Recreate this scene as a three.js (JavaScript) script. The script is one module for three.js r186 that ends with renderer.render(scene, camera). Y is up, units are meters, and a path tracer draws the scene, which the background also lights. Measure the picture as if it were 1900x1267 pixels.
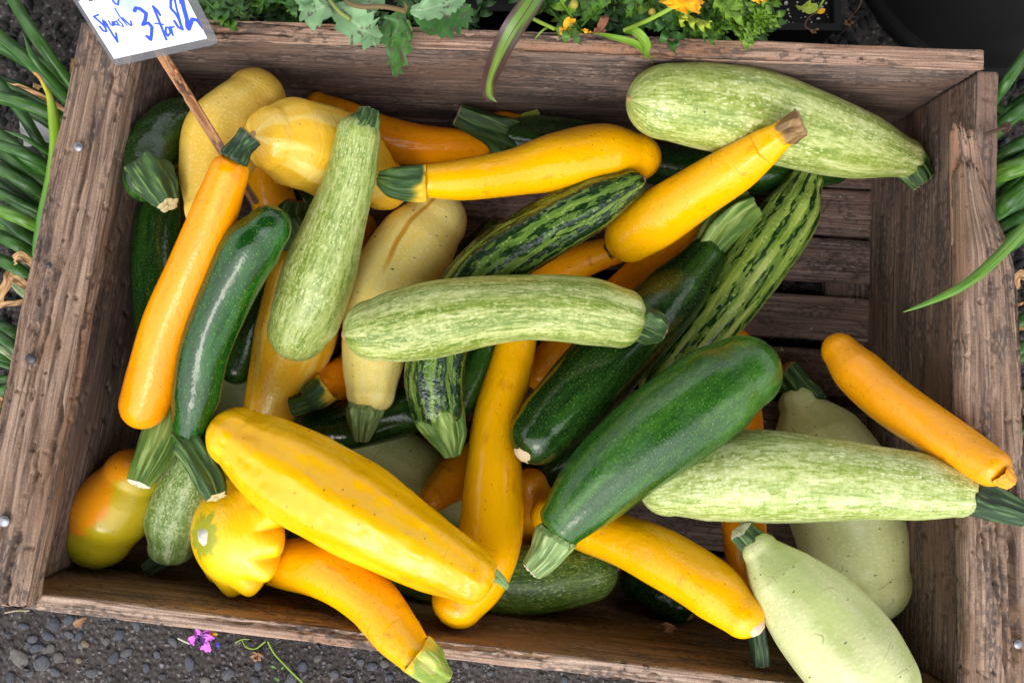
import * as THREE from 'three';
import { mergeGeometries } from 'three/addons/utils/BufferGeometryUtils.js';

// ---------------------------------------------------------------- camera, sky, sun, exposure
const PW = 1900, PH = 1267, F = 1500;                 // photograph frame and focal length in its pixels
const FLOOR = 0.03, RIM = 0.21, CAM = 0.845;          // crate floor, crate rim, lens height (metres)
const scene = new THREE.Scene();
const camera = new THREE.PerspectiveCamera(2 * Math.atan(PH / 2 / F) * 180 / Math.PI, 1024 / 682, 0.02, 60);
camera.up.set(0, 0, -1);
camera.position.set(0, CAM, 0);
camera.lookAt(45 / F * 0.8, CAM - 0.8, -48.5 / F * 0.8);
camera.updateMatrixWorld(true);
const renderer = new THREE.WebGLRenderer({ antialias: true });
renderer.toneMapping = THREE.LinearToneMapping;
renderer.toneMappingExposure = 1.5;
renderer.shadowMap.enabled = true;
const SUN = new THREE.Vector3(-0.2, 0.72, 0.66).normalize(); // towards the brightest part of the cloud
{ // bright overcast sky, thinner cloud towards the hidden sun on the near side
  const w = 256, h = 128, d = new Float32Array(w * h * 4);
  for (let j = 0; j < h; j++) for (let i = 0; i < w; i++) {
    const th = (j + 0.5) / h * Math.PI - Math.PI / 2, ph = ((i + 0.5) / w - 0.5) * 2 * Math.PI; // row 0 = bottom
    const y = Math.sin(th), x = Math.cos(th) * Math.cos(ph), z = Math.cos(th) * Math.sin(ph), s = Math.max(0, x * SUN.x + y * SUN.y + z * SUN.z);
    let L = 0.84 + 0.3 * Math.max(0, y) + 1.65 * s ** 4;
    if (y < 0) L *= 0.4;
    const k = (j * w + i) * 4; d[k] = L * 0.98; d[k + 1] = L; d[k + 2] = L * 1.04; d[k + 3] = 1;
  }
  const sky = new THREE.DataTexture(d, w, h, THREE.RGBAFormat, THREE.FloatType);
  sky.mapping = THREE.EquirectangularReflectionMapping; sky.magFilter = THREE.LinearFilter; sky.needsUpdate = true;
  scene.background = sky; scene.environment = sky;
}
const sun = new THREE.DirectionalLight(0xfff4e6, 0.75);
sun.position.copy(SUN).multiplyScalar(4); sun.target.position.set(0, 0.1, 0);
sun.castShadow = true; sun.shadow.radius = 40; sun.shadow.mapSize.set(2048, 2048);
Object.assign(sun.shadow.camera, { left: -1.2, right: 1.2, top: 1.2, bottom: -1.2, near: 0.1, far: 12 });
scene.add(sun, sun.target);

// ---------------------------------------------------------------- helpers
const V3 = THREE.Vector3;
function at(px, py, h) { // where the sight line through a photograph pixel meets height h
  const r = new V3((px - PW / 2) / F, -(py - PH / 2) / F, -1).transformDirection(camera.matrixWorld);
  const t = (h - CAM) / r.y;
  return new V3(r.x * t, h, r.z * t);
}
function rng(seed) { let s = seed >>> 0 || 1; return () => { s = (s + 0x6D2B79F5) >>> 0; let t = Math.imul(s ^ s >>> 15, 1 | s); t = t + Math.imul(t ^ t >>> 7, 61 | t) ^ t; return ((t ^ t >>> 14) >>> 0) / 4294967296; }; }
function hash(x, y, s) { let h = Math.imul(x, 374761393) + Math.imul(y, 668265263) + Math.imul(s, 1274126177) | 0; h = Math.imul(h ^ h >>> 13, 1274126177); h = Math.imul(h ^ h >>> 15, 2246822519); return ((h ^ h >>> 16) >>> 0) / 4294967296; }
const md = (a, n) => ((a % n) + n) % n, lerp = (a, b, t) => a + (b - a) * t, clamp = (x, a = 0, b = 1) => x < a ? a : x > b ? b : x;
const sst = (a, b, x) => { const t = clamp((x - a) / (b - a)); return t * t * (3 - 2 * t); };
function vn(x, y, p, s) { // value noise, periodic in x with period p
  const xi = Math.floor(x), yi = Math.floor(y), fx = x - xi, fy = y - yi, u = fx * fx * (3 - 2 * fx), v = fy * fy * (3 - 2 * fy);
  const a = md(xi, p), b = md(xi + 1, p);
  return lerp(lerp(hash(a, yi, s), hash(b, yi, s), u), lerp(hash(a, yi + 1, s), hash(b, yi + 1, s), u), v);
}
function fbm(x, y, p, s, o = 4) { let a = 0.5, t = 0, n = 0; for (let i = 0; i < o; i++) { t += a * vn(x, y, p, s + i * 17); n += a; x *= 2; y *= 2; p *= 2; a *= 0.5; } return t / n; }
function cell(x, y, p, s) { // nearest feature point: [distance, id, distance to second]
  const xi = Math.floor(x), yi = Math.floor(y); let d1 = 9, d2 = 9, id = 0;
  for (let j = -1; j < 2; j++) for (let i = -1; i < 2; i++) {
    const cx = md(xi + i, p), cy = yi + j, dx = xi + i + 0.15 + 0.7 * hash(cx, cy, s) - x, dy = cy + 0.15 + 0.7 * hash(cx, cy, s + 5) - y, d = dx * dx + dy * dy;
    if (d < d1) { d2 = d1; d1 = d; id = hash(cx, cy, s + 9); } else if (d < d2) d2 = d;
  }
  return [Math.sqrt(d1), id, Math.sqrt(d2)];
}
function n3(x, y, z, s) { const zi = Math.floor(z), f = z - zi, u = f * f * (3 - 2 * f); return lerp(vn(x, y, 4096, s + zi * 131), vn(x, y, 4096, s + (zi + 1) * 131), u); }
function tex(w, h, fn, color = true) {
  const d = new Uint8Array(w * h * 4);
  for (let j = 0; j < h; j++) for (let i = 0; i < w; i++) {
    const c = fn((i + 0.5) / w, (j + 0.5) / h), k = (j * w + i) * 4;
    if (typeof c === 'number') { d[k] = d[k + 1] = d[k + 2] = clamp(c) * 255; } else { d[k] = clamp(c[0], 0, 255); d[k + 1] = clamp(c[1], 0, 255); d[k + 2] = clamp(c[2], 0, 255); }
    d[k + 3] = 255;
  }
  const t = new THREE.DataTexture(d, w, h);
  t.wrapS = t.wrapT = THREE.RepeatWrapping; t.magFilter = THREE.LinearFilter; t.minFilter = THREE.LinearMipmapLinearFilter; t.generateMipmaps = true;
  if (color) t.colorSpace = THREE.SRGBColorSpace;
  t.needsUpdate = true; return t;
}
const mix3 = (a, b, t) => [lerp(a[0], b[0], t), lerp(a[1], b[1], t), lerp(a[2], b[2], t)];
const used = new Map();
function numbered(n) { const k = used.get(n) || 0; used.set(n, k + 1); return k ? `${n}_${String(k).padStart(3, '0')}` : n; }
function thing(name, label, category, group) { const o = new THREE.Group(); o.name = numbered(name); o.userData = { label, category }; if (group) o.userData.group = group; scene.add(o); return o; }
function part(name, geo, mat, parent) { const m = new THREE.Mesh(geo, mat); m.name = name; m.castShadow = m.receiveShadow = true; parent.add(m); return m; }
function settle(o) { // put a thing's origin at its base
  const b = new THREE.Box3().setFromObject(o), c = b.getCenter(new V3()); c.y = b.min.y;
  o.position.copy(c); for (const ch of o.children) ch.position.sub(c);
}
function geoFrom(pos, uv, idx) { const g = new THREE.BufferGeometry(); g.setAttribute('position', new THREE.Float32BufferAttribute(pos, 3)); g.setAttribute('uv', new THREE.Float32BufferAttribute(uv, 2)); g.setIndex(idx); g.computeVertexNormals(); return g; }
function weldSeam(g, cols, rows) { // same normal on both sides of a tube's seam
  const n = g.attributes.normal;
  for (let j = 0; j < rows; j++) { const a = j * cols, b = a + cols - 1, x = n.getX(a) + n.getX(b), y = n.getY(a) + n.getY(b), z = n.getZ(a) + n.getZ(b), l = Math.hypot(x, y, z) || 1; n.setXYZ(a, x / l, y / l, z / l); n.setXYZ(b, x / l, y / l, z / l); }
}
function tube(C, rad, na, nl, mod, vpow) { // C(t) -> Vector3, rad(t), mod(angle, t) -> factor
  const pos = [], uv = [], idx = [], e = 1e-3, p = new V3(), T = new V3(), S = new V3(), U = new V3();
  for (let j = 0; j <= nl; j++) {
    let t = j / nl; if (vpow) t = 0.5 - 0.5 * Math.cos(Math.PI * (0.25 * t + 0.75 * t)) * 1; 
    const a = C(clamp(t - e)), b = C(clamp(t + e)); p.copy(C(t)); T.subVectors(b, a).normalize(); S.crossVectors(T, new V3(0, 1, 0)); if (S.lengthSq() < 1e-4) S.set(1, 0, 0); S.normalize(); U.crossVectors(S, T);
    const r = rad(t);
    for (let i = 0; i <= na; i++) {
      const th = i / na * 2 * Math.PI, k = r * (mod ? mod(th, t) : 1), c = -Math.cos(th) * k, s = Math.sin(th) * k; // th = 0 is underneath
      pos.push(p.x + U.x * c + S.x * s, p.y + U.y * c + S.y * s, p.z + U.z * c + S.z * s); uv.push(i / na, t);
    }
  }
  for (let j = 0; j < nl; j++) for (let i = 0; i < na; i++) { const a = j * (na + 1) + i, b = a + na + 1; idx.push(a, a + 1, b, b, a + 1, b + 1); }
  const g = geoFrom(pos, uv, idx); weldSeam(g, na + 1, nl + 1); return g;
}
function path(pts) { const c = new THREE.CatmullRomCurve3(pts, false, 'centripetal'); return t => c.getPoint(clamp(t)); }
function blade(pts, hw, o = {}) { // a leaf: midrib path, half width along it, fold and serration
  const C = path(pts), n = o.n || 20, m = o.cols || 4, pos = [], uv = [], idx = [], up = o.up || new V3(0, 1, 0), S = new V3();
  for (let j = 0; j <= n; j++) {
    const t = j / n, p = C(t), T = C(clamp(t + 0.01)).sub(C(clamp(t - 0.01))).normalize(); S.crossVectors(T, up).normalize(); const N = new V3().crossVectors(S, T);
    for (let i = 0; i <= m; i++) {
      const s = i / m * 2 - 1, w = hw(t, s) * s, f = (o.fold ?? 0.25) * Math.abs(w) + (o.wave || 0) * Math.sin(t * 17 + s * 3) * Math.abs(s);
      const sk = o.skew ? o.skew * Math.abs(s) * hw(t, s) : 0;
      pos.push(p.x + S.x * w + N.x * f + T.x * sk, p.y + S.y * w + N.y * f + T.y * sk, p.z + S.z * w + N.z * f + T.z * sk); uv.push((s + 1) / 2, t);
    }
  }
  for (let j = 0; j < n; j++) for (let i = 0; i < m; i++) { const a = j * (m + 1) + i, b = a + m + 1; idx.push(a, b, a + 1, b, b + 1, a + 1); }
  return geoFrom(pos, uv, idx);
}
const std = (color, roughness, o = {}) => new THREE.MeshStandardMaterial({ color, roughness, ...o });

// ---------------------------------------------------------------- wood
function woodTex(seed, dark, mid, light, stain, wave = 0.02) {
  return tex(1024, 512, (u, v) => {
    const V = v + wave * fbm(u * 3, v * 3, 3, seed, 3), ring = Math.abs(2 * ((V * 26 + 1.2 * fbm(u * 4, V * 9, 4, seed + 12, 2)) % 1) - 1);
    const g1 = fbm(u * 5, V * 70, 5, seed + 1, 4), g2 = fbm(u * 9, V * 210, 9, seed + 2, 3), big = fbm(u * 4, v * 6, 4, seed + 3, 4), sp = fbm(u * 90, v * 80, 90, seed + 8, 3);
    let c = mix3(mid, light, clamp(1.7 * (g1 - 0.45)));
    c = mix3(c, dark, clamp(2.2 * (0.47 - g1)) * 0.7); c = mix3(c, dark, 0.6 * sst(0.52, 0.76, g2)); c = mix3(c, light, 0.5 * sst(0.46, 0.28, g2));
    c = mix3(c, dark, 0.4 * sst(0.75, 0.97, ring) * (wave > 0.04 ? 1.4 : 0.5)); c = mix3(c, stain, 0.7 * sst(0.46, 0.7, big));
    const mould = sst(0.44, 0.66, fbm(u * 7, v * 8, 7, seed + 4, 4)) * sst(0.5, 0.7, sp); c = mix3(c, [46, 39, 38], mould * 0.5); c = mix3(c, [62, 55, 54], 0.6 * sst(0.5, 0.66, fbm(u * 6, v * 16, 6, seed + 14, 5)) * sst(0.3, 0.6, vn(u * 120, v * 180, 120, seed + 15)));
    const k = 0.84 + 0.32 * hash(Math.floor(u * 1024), Math.floor(v * 512), seed); return [c[0] * k, c[1] * k, c[2] * k];
  });
}
const woodBump = tex(1024, 512, (u, v) => { const w = 0.018 * fbm(u * 3, v * 3, 3, 31, 3); return 0.55 * fbm(u * 4, (v + w) * 80, 4, 32, 4) + 0.3 * vn(u * 16, (v + w) * 260, 16, 33) + 0.15 * vn(u * 300, v * 200, 300, 34); }, false);
for (const t of [woodBump]) t.repeat.set(1 / 0.4, 1 / 0.2);
function woodMat(t, tint = 0xffffff) { t.repeat.set(1 / 0.4, 1 / 0.2); return new THREE.MeshStandardMaterial({ map: t, color: tint, roughness: 0.86, bumpMap: woodBump, bumpScale: 0.001 }); }
const railMat = woodMat(woodTex(11, [64, 49, 41], [134, 108, 90], [168, 143, 123], [118, 88, 66]));
const endMat = woodMat(woodTex(17, [58, 46, 40], [130, 107, 94], [158, 135, 120], [114, 87, 72], 0.085)), sideMat = woodMat(woodTex(18, [56, 44, 40], [118, 98, 88], [148, 128, 115], [104, 80, 67], 0.03)), railMat2 = woodMat(woodTex(19, [66, 51, 42], [138, 112, 94], [172, 147, 127], [122, 92, 70], 0.035));
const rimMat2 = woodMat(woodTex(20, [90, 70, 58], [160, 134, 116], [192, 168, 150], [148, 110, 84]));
const greyMat = woodMat(woodTex(12, [56, 45, 40], [120, 100, 90], [150, 130, 117], [106, 82, 68]));
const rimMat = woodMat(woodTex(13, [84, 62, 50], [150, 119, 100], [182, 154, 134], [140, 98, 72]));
const brownMat = woodMat(woodTex(14, [66, 48, 36], [132, 103, 76], [160, 130, 100], [124, 88, 54]));
const slatMat = woodMat(woodTex(15, [60, 46, 42], [130, 106, 97], [156, 130, 119], [116, 88, 77]));
// a board as a finely gridded, worn and cracked solid. Local axes: x along, y up, z across; w0/w1(t) = z range along the length
function boardGeo(len, hgt, z0, z1, o = {}) {
  const seed = o.seed || 1, R = rng(seed), nl = o.nl || Math.round(len / 0.0035), rr = o.round ?? 0.003, amp = o.amp ?? 0.0007, wear = (o.wear ?? 0.0014) * 0.65;
  const cracks = []; for (let i = 0; i < (o.cracks || 0); i++) cracks.push({ x: R() * len * 0.9, l: len * (0.12 + 0.4 * R()), z: R(), s: (R() - 0.5) * 0.12, d: 0.002 + 0.0035 * R(), w: 0.0007 + 0.0009 * R(), k: i });
  for (const c of o.more || []) cracks.push(c);
  const zm = Math.abs(z1(0.5) - z0(0.5)), nz = Math.max(5, Math.round(zm / (o.dz || 0.0011))), ny = Math.max(4, Math.round(hgt / (o.dy || 0.004)));
  const ring = []; // side: 0 top, 1 far (+z), 2 bottom, 3 near (-z)
  for (let i = 0; i <= nz; i++) ring.push([1, i / nz, 0]); for (let i = 1; i <= ny; i++) ring.push([1 - i / ny, 1, 1]); for (let i = 1; i <= 8; i++) ring.push([0, 1 - i / 8, 2]); for (let i = 1; i <= ny; i++) ring.push([i / ny, 0, 3]);
  const m = ring.length, pos = [], uv = [], idx = []; let per = 0; const vs = ring.map((r, i) => { if (i) { const q = ring[i - 1]; per += Math.hypot((r[0] - q[0]) * hgt, (r[1] - q[1]) * zm); } return per; });
  const u0 = R(), v0 = R();
  for (let j = 0; j <= nl; j++) {
    const t = j / nl, ends = (o.jag ? o.jag * (fbm(7.3, 0.5, 99, seed, 1)) : 0);
    for (let i = 0; i < m; i++) {
      let [yy, zz, side] = ring[i]; const a = z0(t), b = z1(t), w = b - a;
      let x = t * len, y = yy * hgt, z = a + zz * w;
      if (o.jag) { const q = fbm(zz * 9, yy * 3, 99, seed + 70, 3) - 0.5, q2 = Math.abs(fbm(zz * 22, 3 + yy * 2, 99, seed + 71, 2) - 0.5); x += o.jag * (q * 2.2 + q2) * Math.max(0, 1 - t * (o.jagFade || 6)); }
      // rounded corners
      const ey = Math.min(y, hgt - y), ez = Math.min(z - a, b - z), ex = Math.min(t * len, len - t * len), wr = rr * (0.5 + 1.3 * vn(x * 38, side < 2 ? 1 : 9, 4096, seed + 2));
      const cy = hgt / 2, cz = (a + b) / 2, sy = y > cy ? 1 : -1, sz = z > cz ? 1 : -1;
      if (ey < wr && ez < wr) { const dy = wr - ey, dz = wr - ez, l = Math.hypot(dy, dz) || 1, k = Math.max(dy, dz); y = (y + sy * dy) - sy * wr + sy * (wr - dy * 0) * 0 + sy * (wr - dy) * 0; const yy2 = dy / l * k, zz2 = dz / l * k; y = (sy > 0 ? hgt : 0) - sy * (wr - yy2); z = (sz > 0 ? b : a) - sz * (wr - zz2); }
      if (ex < wr) { const k = 1 - ex / wr, sh = wr * (1 - Math.sqrt(Math.max(0, 1 - k * k))) * 0.9; if (side === 0) y -= sh; else if (side === 2) y += sh; else z -= (side === 1 ? 1 : -1) * sh; }
      const along = side === 0 || side === 2 ? z : y, s0 = side * 31;
      let d = amp * (2 * fbm(x * 22 + s0, along * 420, 4096, seed + 3, 3) - 1) + wear * (2 * fbm(x * 30 + s0, along * 55, 4096, seed + 4, 2) - 1) * 0.6;
      if (side === 0 || o.allCracks) for (const c of cracks) {
        const f = (x - c.x) / c.l; if (f < 0 || f > 1) continue;
        const zc = a + w * (c.z + c.s * f) + 0.0022 * (fbm(x * 60, c.k * 7, 4096, seed + 5, 3) - 0.5) * 2, q = Math.abs((side === 0 ? z : -9) - zc), ww = c.w * (0.5 + Math.sin(Math.PI * f));
        if (q < ww * 1.6) d -= c.d * Math.sin(Math.PI * f) ** 0.5 * (1 - q / (ww * 1.6));
      }
      const pit = fbm(x * 120, along * 160, 4096, seed + 6, 2); d -= 0.0022 * sst(0.74, 0.86, pit);
      if (side === 0) y += d; else if (side === 1) z += d; else if (side === 2) y -= d; else z -= d;
      pos.push(x, y, z); uv.push(u0 + x, v0 + vs[i]);
    }
  }
  for (let j = 0; j < nl; j++) for (let i = 0; i < m - 1; i++) { const a = j * m + i, b = a + m; idx.push(a, a + 1, b, b, a + 1, b + 1); }
  for (let j = 0; j < nl; j++) { const a = j * m + m - 1, b = a + m, c = j * m, d = c + m; idx.push(a, c, b, b, c, d); }
  for (const e of [0, nl]) { // end grain
    const k = pos.length / 3; let cx = 0, cy = 0, cz = 0; for (let i = 0; i < m; i++) { cx += pos[(e * m + i) * 3]; cy += pos[(e * m + i) * 3 + 1]; cz += pos[(e * m + i) * 3 + 2]; }
    pos.push(cx / m, cy / m, cz / m); uv.push(u0, v0);
    for (let i = 0; i < m; i++) { const q = k + 1 + i; pos.push(pos[(e * m + i) * 3], pos[(e * m + i) * 3 + 1], pos[(e * m + i) * 3 + 2]); uv.push(u0 + pos[(e * m + i) * 3 + 1], v0 + pos[(e * m + i) * 3 + 2]); }
    for (let i = 0; i < m; i++) { const q = k + 1 + i, q2 = k + 1 + (i + 1) % m; if (e) idx.push(k, q, q2); else idx.push(k, q2, q); }
  }
  return geoFrom(pos, uv, idx);
}
function layBoard(name, mat, parent, A, B, y0, hgt, wA, wB, o = {}) { // inner line A->B seen from inside; z grows outward (to the left of A->B when seen from above)
  const d = new V3().subVectors(B, A); d.y = 0; const len = d.length(); d.normalize();
  const f = x => typeof x === 'function' ? x : t => lerp(x[0], x[1], t);
  const g = boardGeo(len, hgt, f(wA), f(wB), o), X = d, Y = new V3(0, 1, 0), Z = new V3().crossVectors(X, Y);
  const M = new THREE.Matrix4().makeBasis(X, Y, Z); M.setPosition(A.x, y0, A.z); g.applyMatrix4(M); return part(name, g, mat, parent);
}
const crate = thing('wooden_crate', 'weathered grey-brown wooden crate holding the pile of squash', 'crate');
const TL = at(266, 70, RIM), TR = at(1815, 131, RIM), BR = at(1800, 1305, RIM), BL = at(50, 1097, RIM);
const along = (A, B, t) => new V3().lerpVectors(A, B, t);
const quad = [TL, TR, BR, BL];
const centre = new V3().add(TL).add(TR).add(BR).add(BL).multiplyScalar(0.25);
const walls = [[TL, TR, RIM], [TR, BR, RIM + 0.02], [BR, BL, RIM], [BL, TL, RIM + 0.02]].map(([a, b, top]) => {
  const n = new V3(-(b.z - a.z), 0, b.x - a.x).normalize(); if (n.dot(new V3().subVectors(centre, a)) < 0) n.negate(); return { a, n, top };
});
// z grows along X x Y; run each wall so that z points out of the crate
const wallH = RIM - FLOOR + 0.024, wy = FLOOR - 0.024;
layBoard('back_board', greyMat, crate, along(TL, TR, 1.008), along(TL, TR, -0.03), wy, wallH, [0, 0], [0.0165, 0.0165], { seed: 21, cracks: 4, round: 0.004, dy: 0.0022, dz: 0.0022, wear: 0.002, nl: 300 });
layBoard('front_board', brownMat, crate, along(BL, BR, -0.028), along(BL, BR, 1.02), wy, wallH, [0, 0], [0.0125, 0.0135], { seed: 22, cracks: 4, round: 0.003, dy: 0.0025, dz: 0.0018, wear: 0.002, nl: 300 });
layBoard('end_board', endMat, crate, along(BR, TR, 0), along(BR, TR, 1.001), wy, wallH - 0.001, [0, 0], [0.0185, 0.0185], { seed: 23, cracks: 2, round: 0.003, dy: 0.0022, dz: 0.0025, nl: 260 });
layBoard('end_board', sideMat, crate, along(TL, BL, -0.002), along(TL, BL, 0.996), wy, wallH - 0.001, [0, 0], [0.0185, 0.0185], { seed: 24, cracks: 2, round: 0.003, dy: 0.0025, dz: 0.0025, nl: 220 });
{ // the rails nailed on top of the two ends
  const line = (p, q, h) => t => at(lerp(p[0], q[0], t), lerp(p[1], q[1], t), h);
  const rail = (name, A, B, in0, in1, out0, out1, y0, h, o) => { // edges given in photograph pixels along A->B
    const d = new V3().subVectors(B, A).setY(0).normalize(), Z = new V3().crossVectors(d, new V3(0, 1, 0)), off = p => at(p[0], p[1], y0).sub(A).dot(Z);
    const fi = typeof in0 === 'function' ? in0 : [off(in0), off(in1)], fo = typeof out0 === 'function' ? out0 : [off(out0), off(out1)];
    return [fi, fo, d, Z];
  };
  // left: runs from the back corner to the front
  let A = at(219, 66, RIM), B = at(40, 1112, RIM); let [fi, fo] = rail('', A, B, [279, 70], [83, 1104], [172, 66], [-48, 1110], RIM, 0.02, {});
  layBoard('rail', railMat, crate, A, B, RIM + 0.0015, 0.021, fi, fo, { seed: 25, cracks: 17, round: 0.005, amp: 0.0009, wear: 0.003, nl: 420, dz: 0.0007, more: [{ x: 0.04, l: 0.12, z: 0.42, s: 0.05, d: 0.004, w: 0.0014, k: 91 }, { x: 0.14, l: 0.07, z: 0.45, s: 0.03, d: 0.004, w: 0.0012, k: 92 }, { x: 0.27, l: 0.09, z: 0.4, s: -0.02, d: 0.004, w: 0.0015, k: 93 }, { x: 0.33, l: 0.1, z: 0.72, s: 0.02, d: 0.003, w: 0.0008, k: 94 }] });
  // right: broken off short of the back corner
  B = at(1815, 315, RIM); A = at(1832, 1330, RIM); [fi, fo] = rail('', A, B, [1772, 1330], [1757, 315], [1900, 1330], [1850, 315], RIM, 0.02, {});
  const wA = t => lerp(fi[0], fi[1], t) , wB = t => lerp(fo[0], fo[1], t) - (fo[1] - fi[1]) * 0.62 * sst(0.8, 1, t) - 0.0;
  // reversed so that t = 0 is the splintered end
  const d2 = [fi, fo];
  const sw = (f) => t => -f(1 - t);
  layBoard('rail', railMat2, crate, B, A, RIM + 0.0015, 0.019, sw(wB), sw(wA), { seed: 26, cracks: 16, round: 0.004, amp: 0.001, wear: 0.003, nl: 420, dz: 0.0007, jag: 0.011, jagFade: 14, more: [{ x: 0.05, l: 0.3, z: 0.5, s: 0.02, d: 0.005, w: 0.0013, k: 95 }, { x: 0.16, l: 0.2, z: 0.3, s: 0.02, d: 0.004, w: 0.001, k: 96 }, { x: 0.24, l: 0.17, z: 0.33, s: -0.02, d: 0.006, w: 0.0016, k: 97 }] });
  B = at(1792, 243, RIM); A = at(1805, 460, RIM); [fi, fo] = rail('', A, B, [1760, 460], [1757, 243], [1846, 460], [1801, 243], RIM, 0.02, {});
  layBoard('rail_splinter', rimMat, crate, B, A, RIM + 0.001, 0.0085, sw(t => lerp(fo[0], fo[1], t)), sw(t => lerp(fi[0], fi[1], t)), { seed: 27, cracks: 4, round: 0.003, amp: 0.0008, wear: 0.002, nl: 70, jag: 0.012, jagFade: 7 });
}
// worn paler top edges of the long boards
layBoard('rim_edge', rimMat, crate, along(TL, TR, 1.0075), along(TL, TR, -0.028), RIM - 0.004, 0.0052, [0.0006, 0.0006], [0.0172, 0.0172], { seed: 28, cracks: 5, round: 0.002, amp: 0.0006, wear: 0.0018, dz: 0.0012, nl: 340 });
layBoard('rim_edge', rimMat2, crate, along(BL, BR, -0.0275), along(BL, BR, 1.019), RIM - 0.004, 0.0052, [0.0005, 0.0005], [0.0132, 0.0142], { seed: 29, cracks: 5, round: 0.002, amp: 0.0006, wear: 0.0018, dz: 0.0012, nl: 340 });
{ // floor slats with gaps, on runners
  const rows = [[205, 343], [348, 434], [439, 521], [547, 629], [647, 733], [750, 835], [852, 937], [956, 1040], [1052, 1150]];
  rows.forEach(([y0, y1], i) => {
    const sl = lerp(0.045, 0.105, i / 8), q = (x, y) => at(x, y + (x - 1500) * sl, FLOOR);
    const A = q(1640, (y0 + y1) / 2), B = q(190, (y0 + y1) / 2), w = q(1500, y0).distanceTo(q(1500, y1));
    layBoard('floor_slat', slatMat, crate, A, B, FLOOR - 0.009 - 0.0007 * (i % 2), 0.009, [-w / 2, -w / 2], [w / 2, w / 2], { seed: 40 + i, cracks: 2, round: 0.0015, dz: 0.003, dy: 0.004, nl: 120 });
  });
  for (const x of [1575, 900, 300]) layBoard('runner', slatMat, crate, at(x + 14, 180, FLOOR), at(x - 6, 1150, FLOOR), 0.001, FLOOR - 0.0115, [-0.022, -0.022], [0.022, 0.022], { seed: 60 + x, dz: 0.004, dy: 0.006, nl: 90 });
}
// nails
const nailMat = std(0x8d8d92, 0.42, { metalness: 0.85 }), darkNail = std(0x4c4c50, 0.5, { metalness: 0.8 }), rustMat = std(0x4e3a2e, 0.8, { metalness: 0.3 });
const nailGeo = r => new THREE.LatheGeometry([[0.0001, 0.0024], [r * 0.6, 0.0022], [r * 0.92, 0.0014], [r, 0.0006], [r * 0.96, 0], [r * 0.4, -0.002], [r * 0.3, -0.004]].map(p => new THREE.Vector2(...p)).reverse(), 20);
for (const [x, y, r, m, h] of [[145, 273, 9, nailMat, 0.0245], [57, 666, 10, darkNail, 0.0245], [7, 967, 11, nailMat, 0.0245], [1889, 1195, 9, nailMat, 0.022], [90, 492, 5, darkNail, 0.0225]]) { const n = part('nail', nailGeo(r / F * 0.62), m, crate); n.position.copy(at(x, y, RIM + h)); n.rotation.set(0.12, x, 0.1); }
{ const A = at(1826, 250, RIM + 0.004), B = at(1868, 236, RIM + 0.012), C = path([A, along(A, B, 0.5), B]); part('bent_nail', mergeGeometries([tube(C, () => 0.0016, 8, 6), new THREE.CylinderGeometry(0.0042, 0.0042, 0.0016, 14).rotateZ(1.2).translate(B.x, B.y, B.z)].map(g => { g.deleteAttribute('uv'); return g.index ? g : g; })), rustMat, crate); }

// ---------------------------------------------------------------- squash skins
const TW = 512, TH = 1024, TAU = Math.PI * 2;
const specks = (u, v, c, s, col, n = 40) => { const k = cell(u * n, v * n * 1.3, n, s), r = 0.03 + 0.09 * hash(k[1] * 1e6 | 0, 7, s); return k[1] > 0.95 && k[0] < r ? mix3(c, col, 0.7) : c; };
function marks(u, v, c, seed, col, share = 0.82) { // short scratches and rub marks
  const k = cell(u * 7, v * 12, 7, seed); if (k[1] < share) return c;
  const a = hash(k[1] * 1e6 | 0, 1, seed) * 6.3, x = (u * 7) % 1 - 0.5, y = (v * 12) % 1 - 0.5, p = x * Math.cos(a) + y * Math.sin(a), q = -x * Math.sin(a) + y * Math.cos(a) + 0.09 * Math.sin(p * 7 + a), w = 0.012 + 0.02 * hash(k[1] * 1e6 | 0, 2, seed);
  return mix3(c, col, 0.6 * (1 - sst(w * 0.4, w, Math.abs(q))) * (1 - sst(0.18, 0.34, Math.abs(p))) * (0.4 + 0.6 * vn(u * 200, v * 200, 200, seed)));
}
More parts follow.
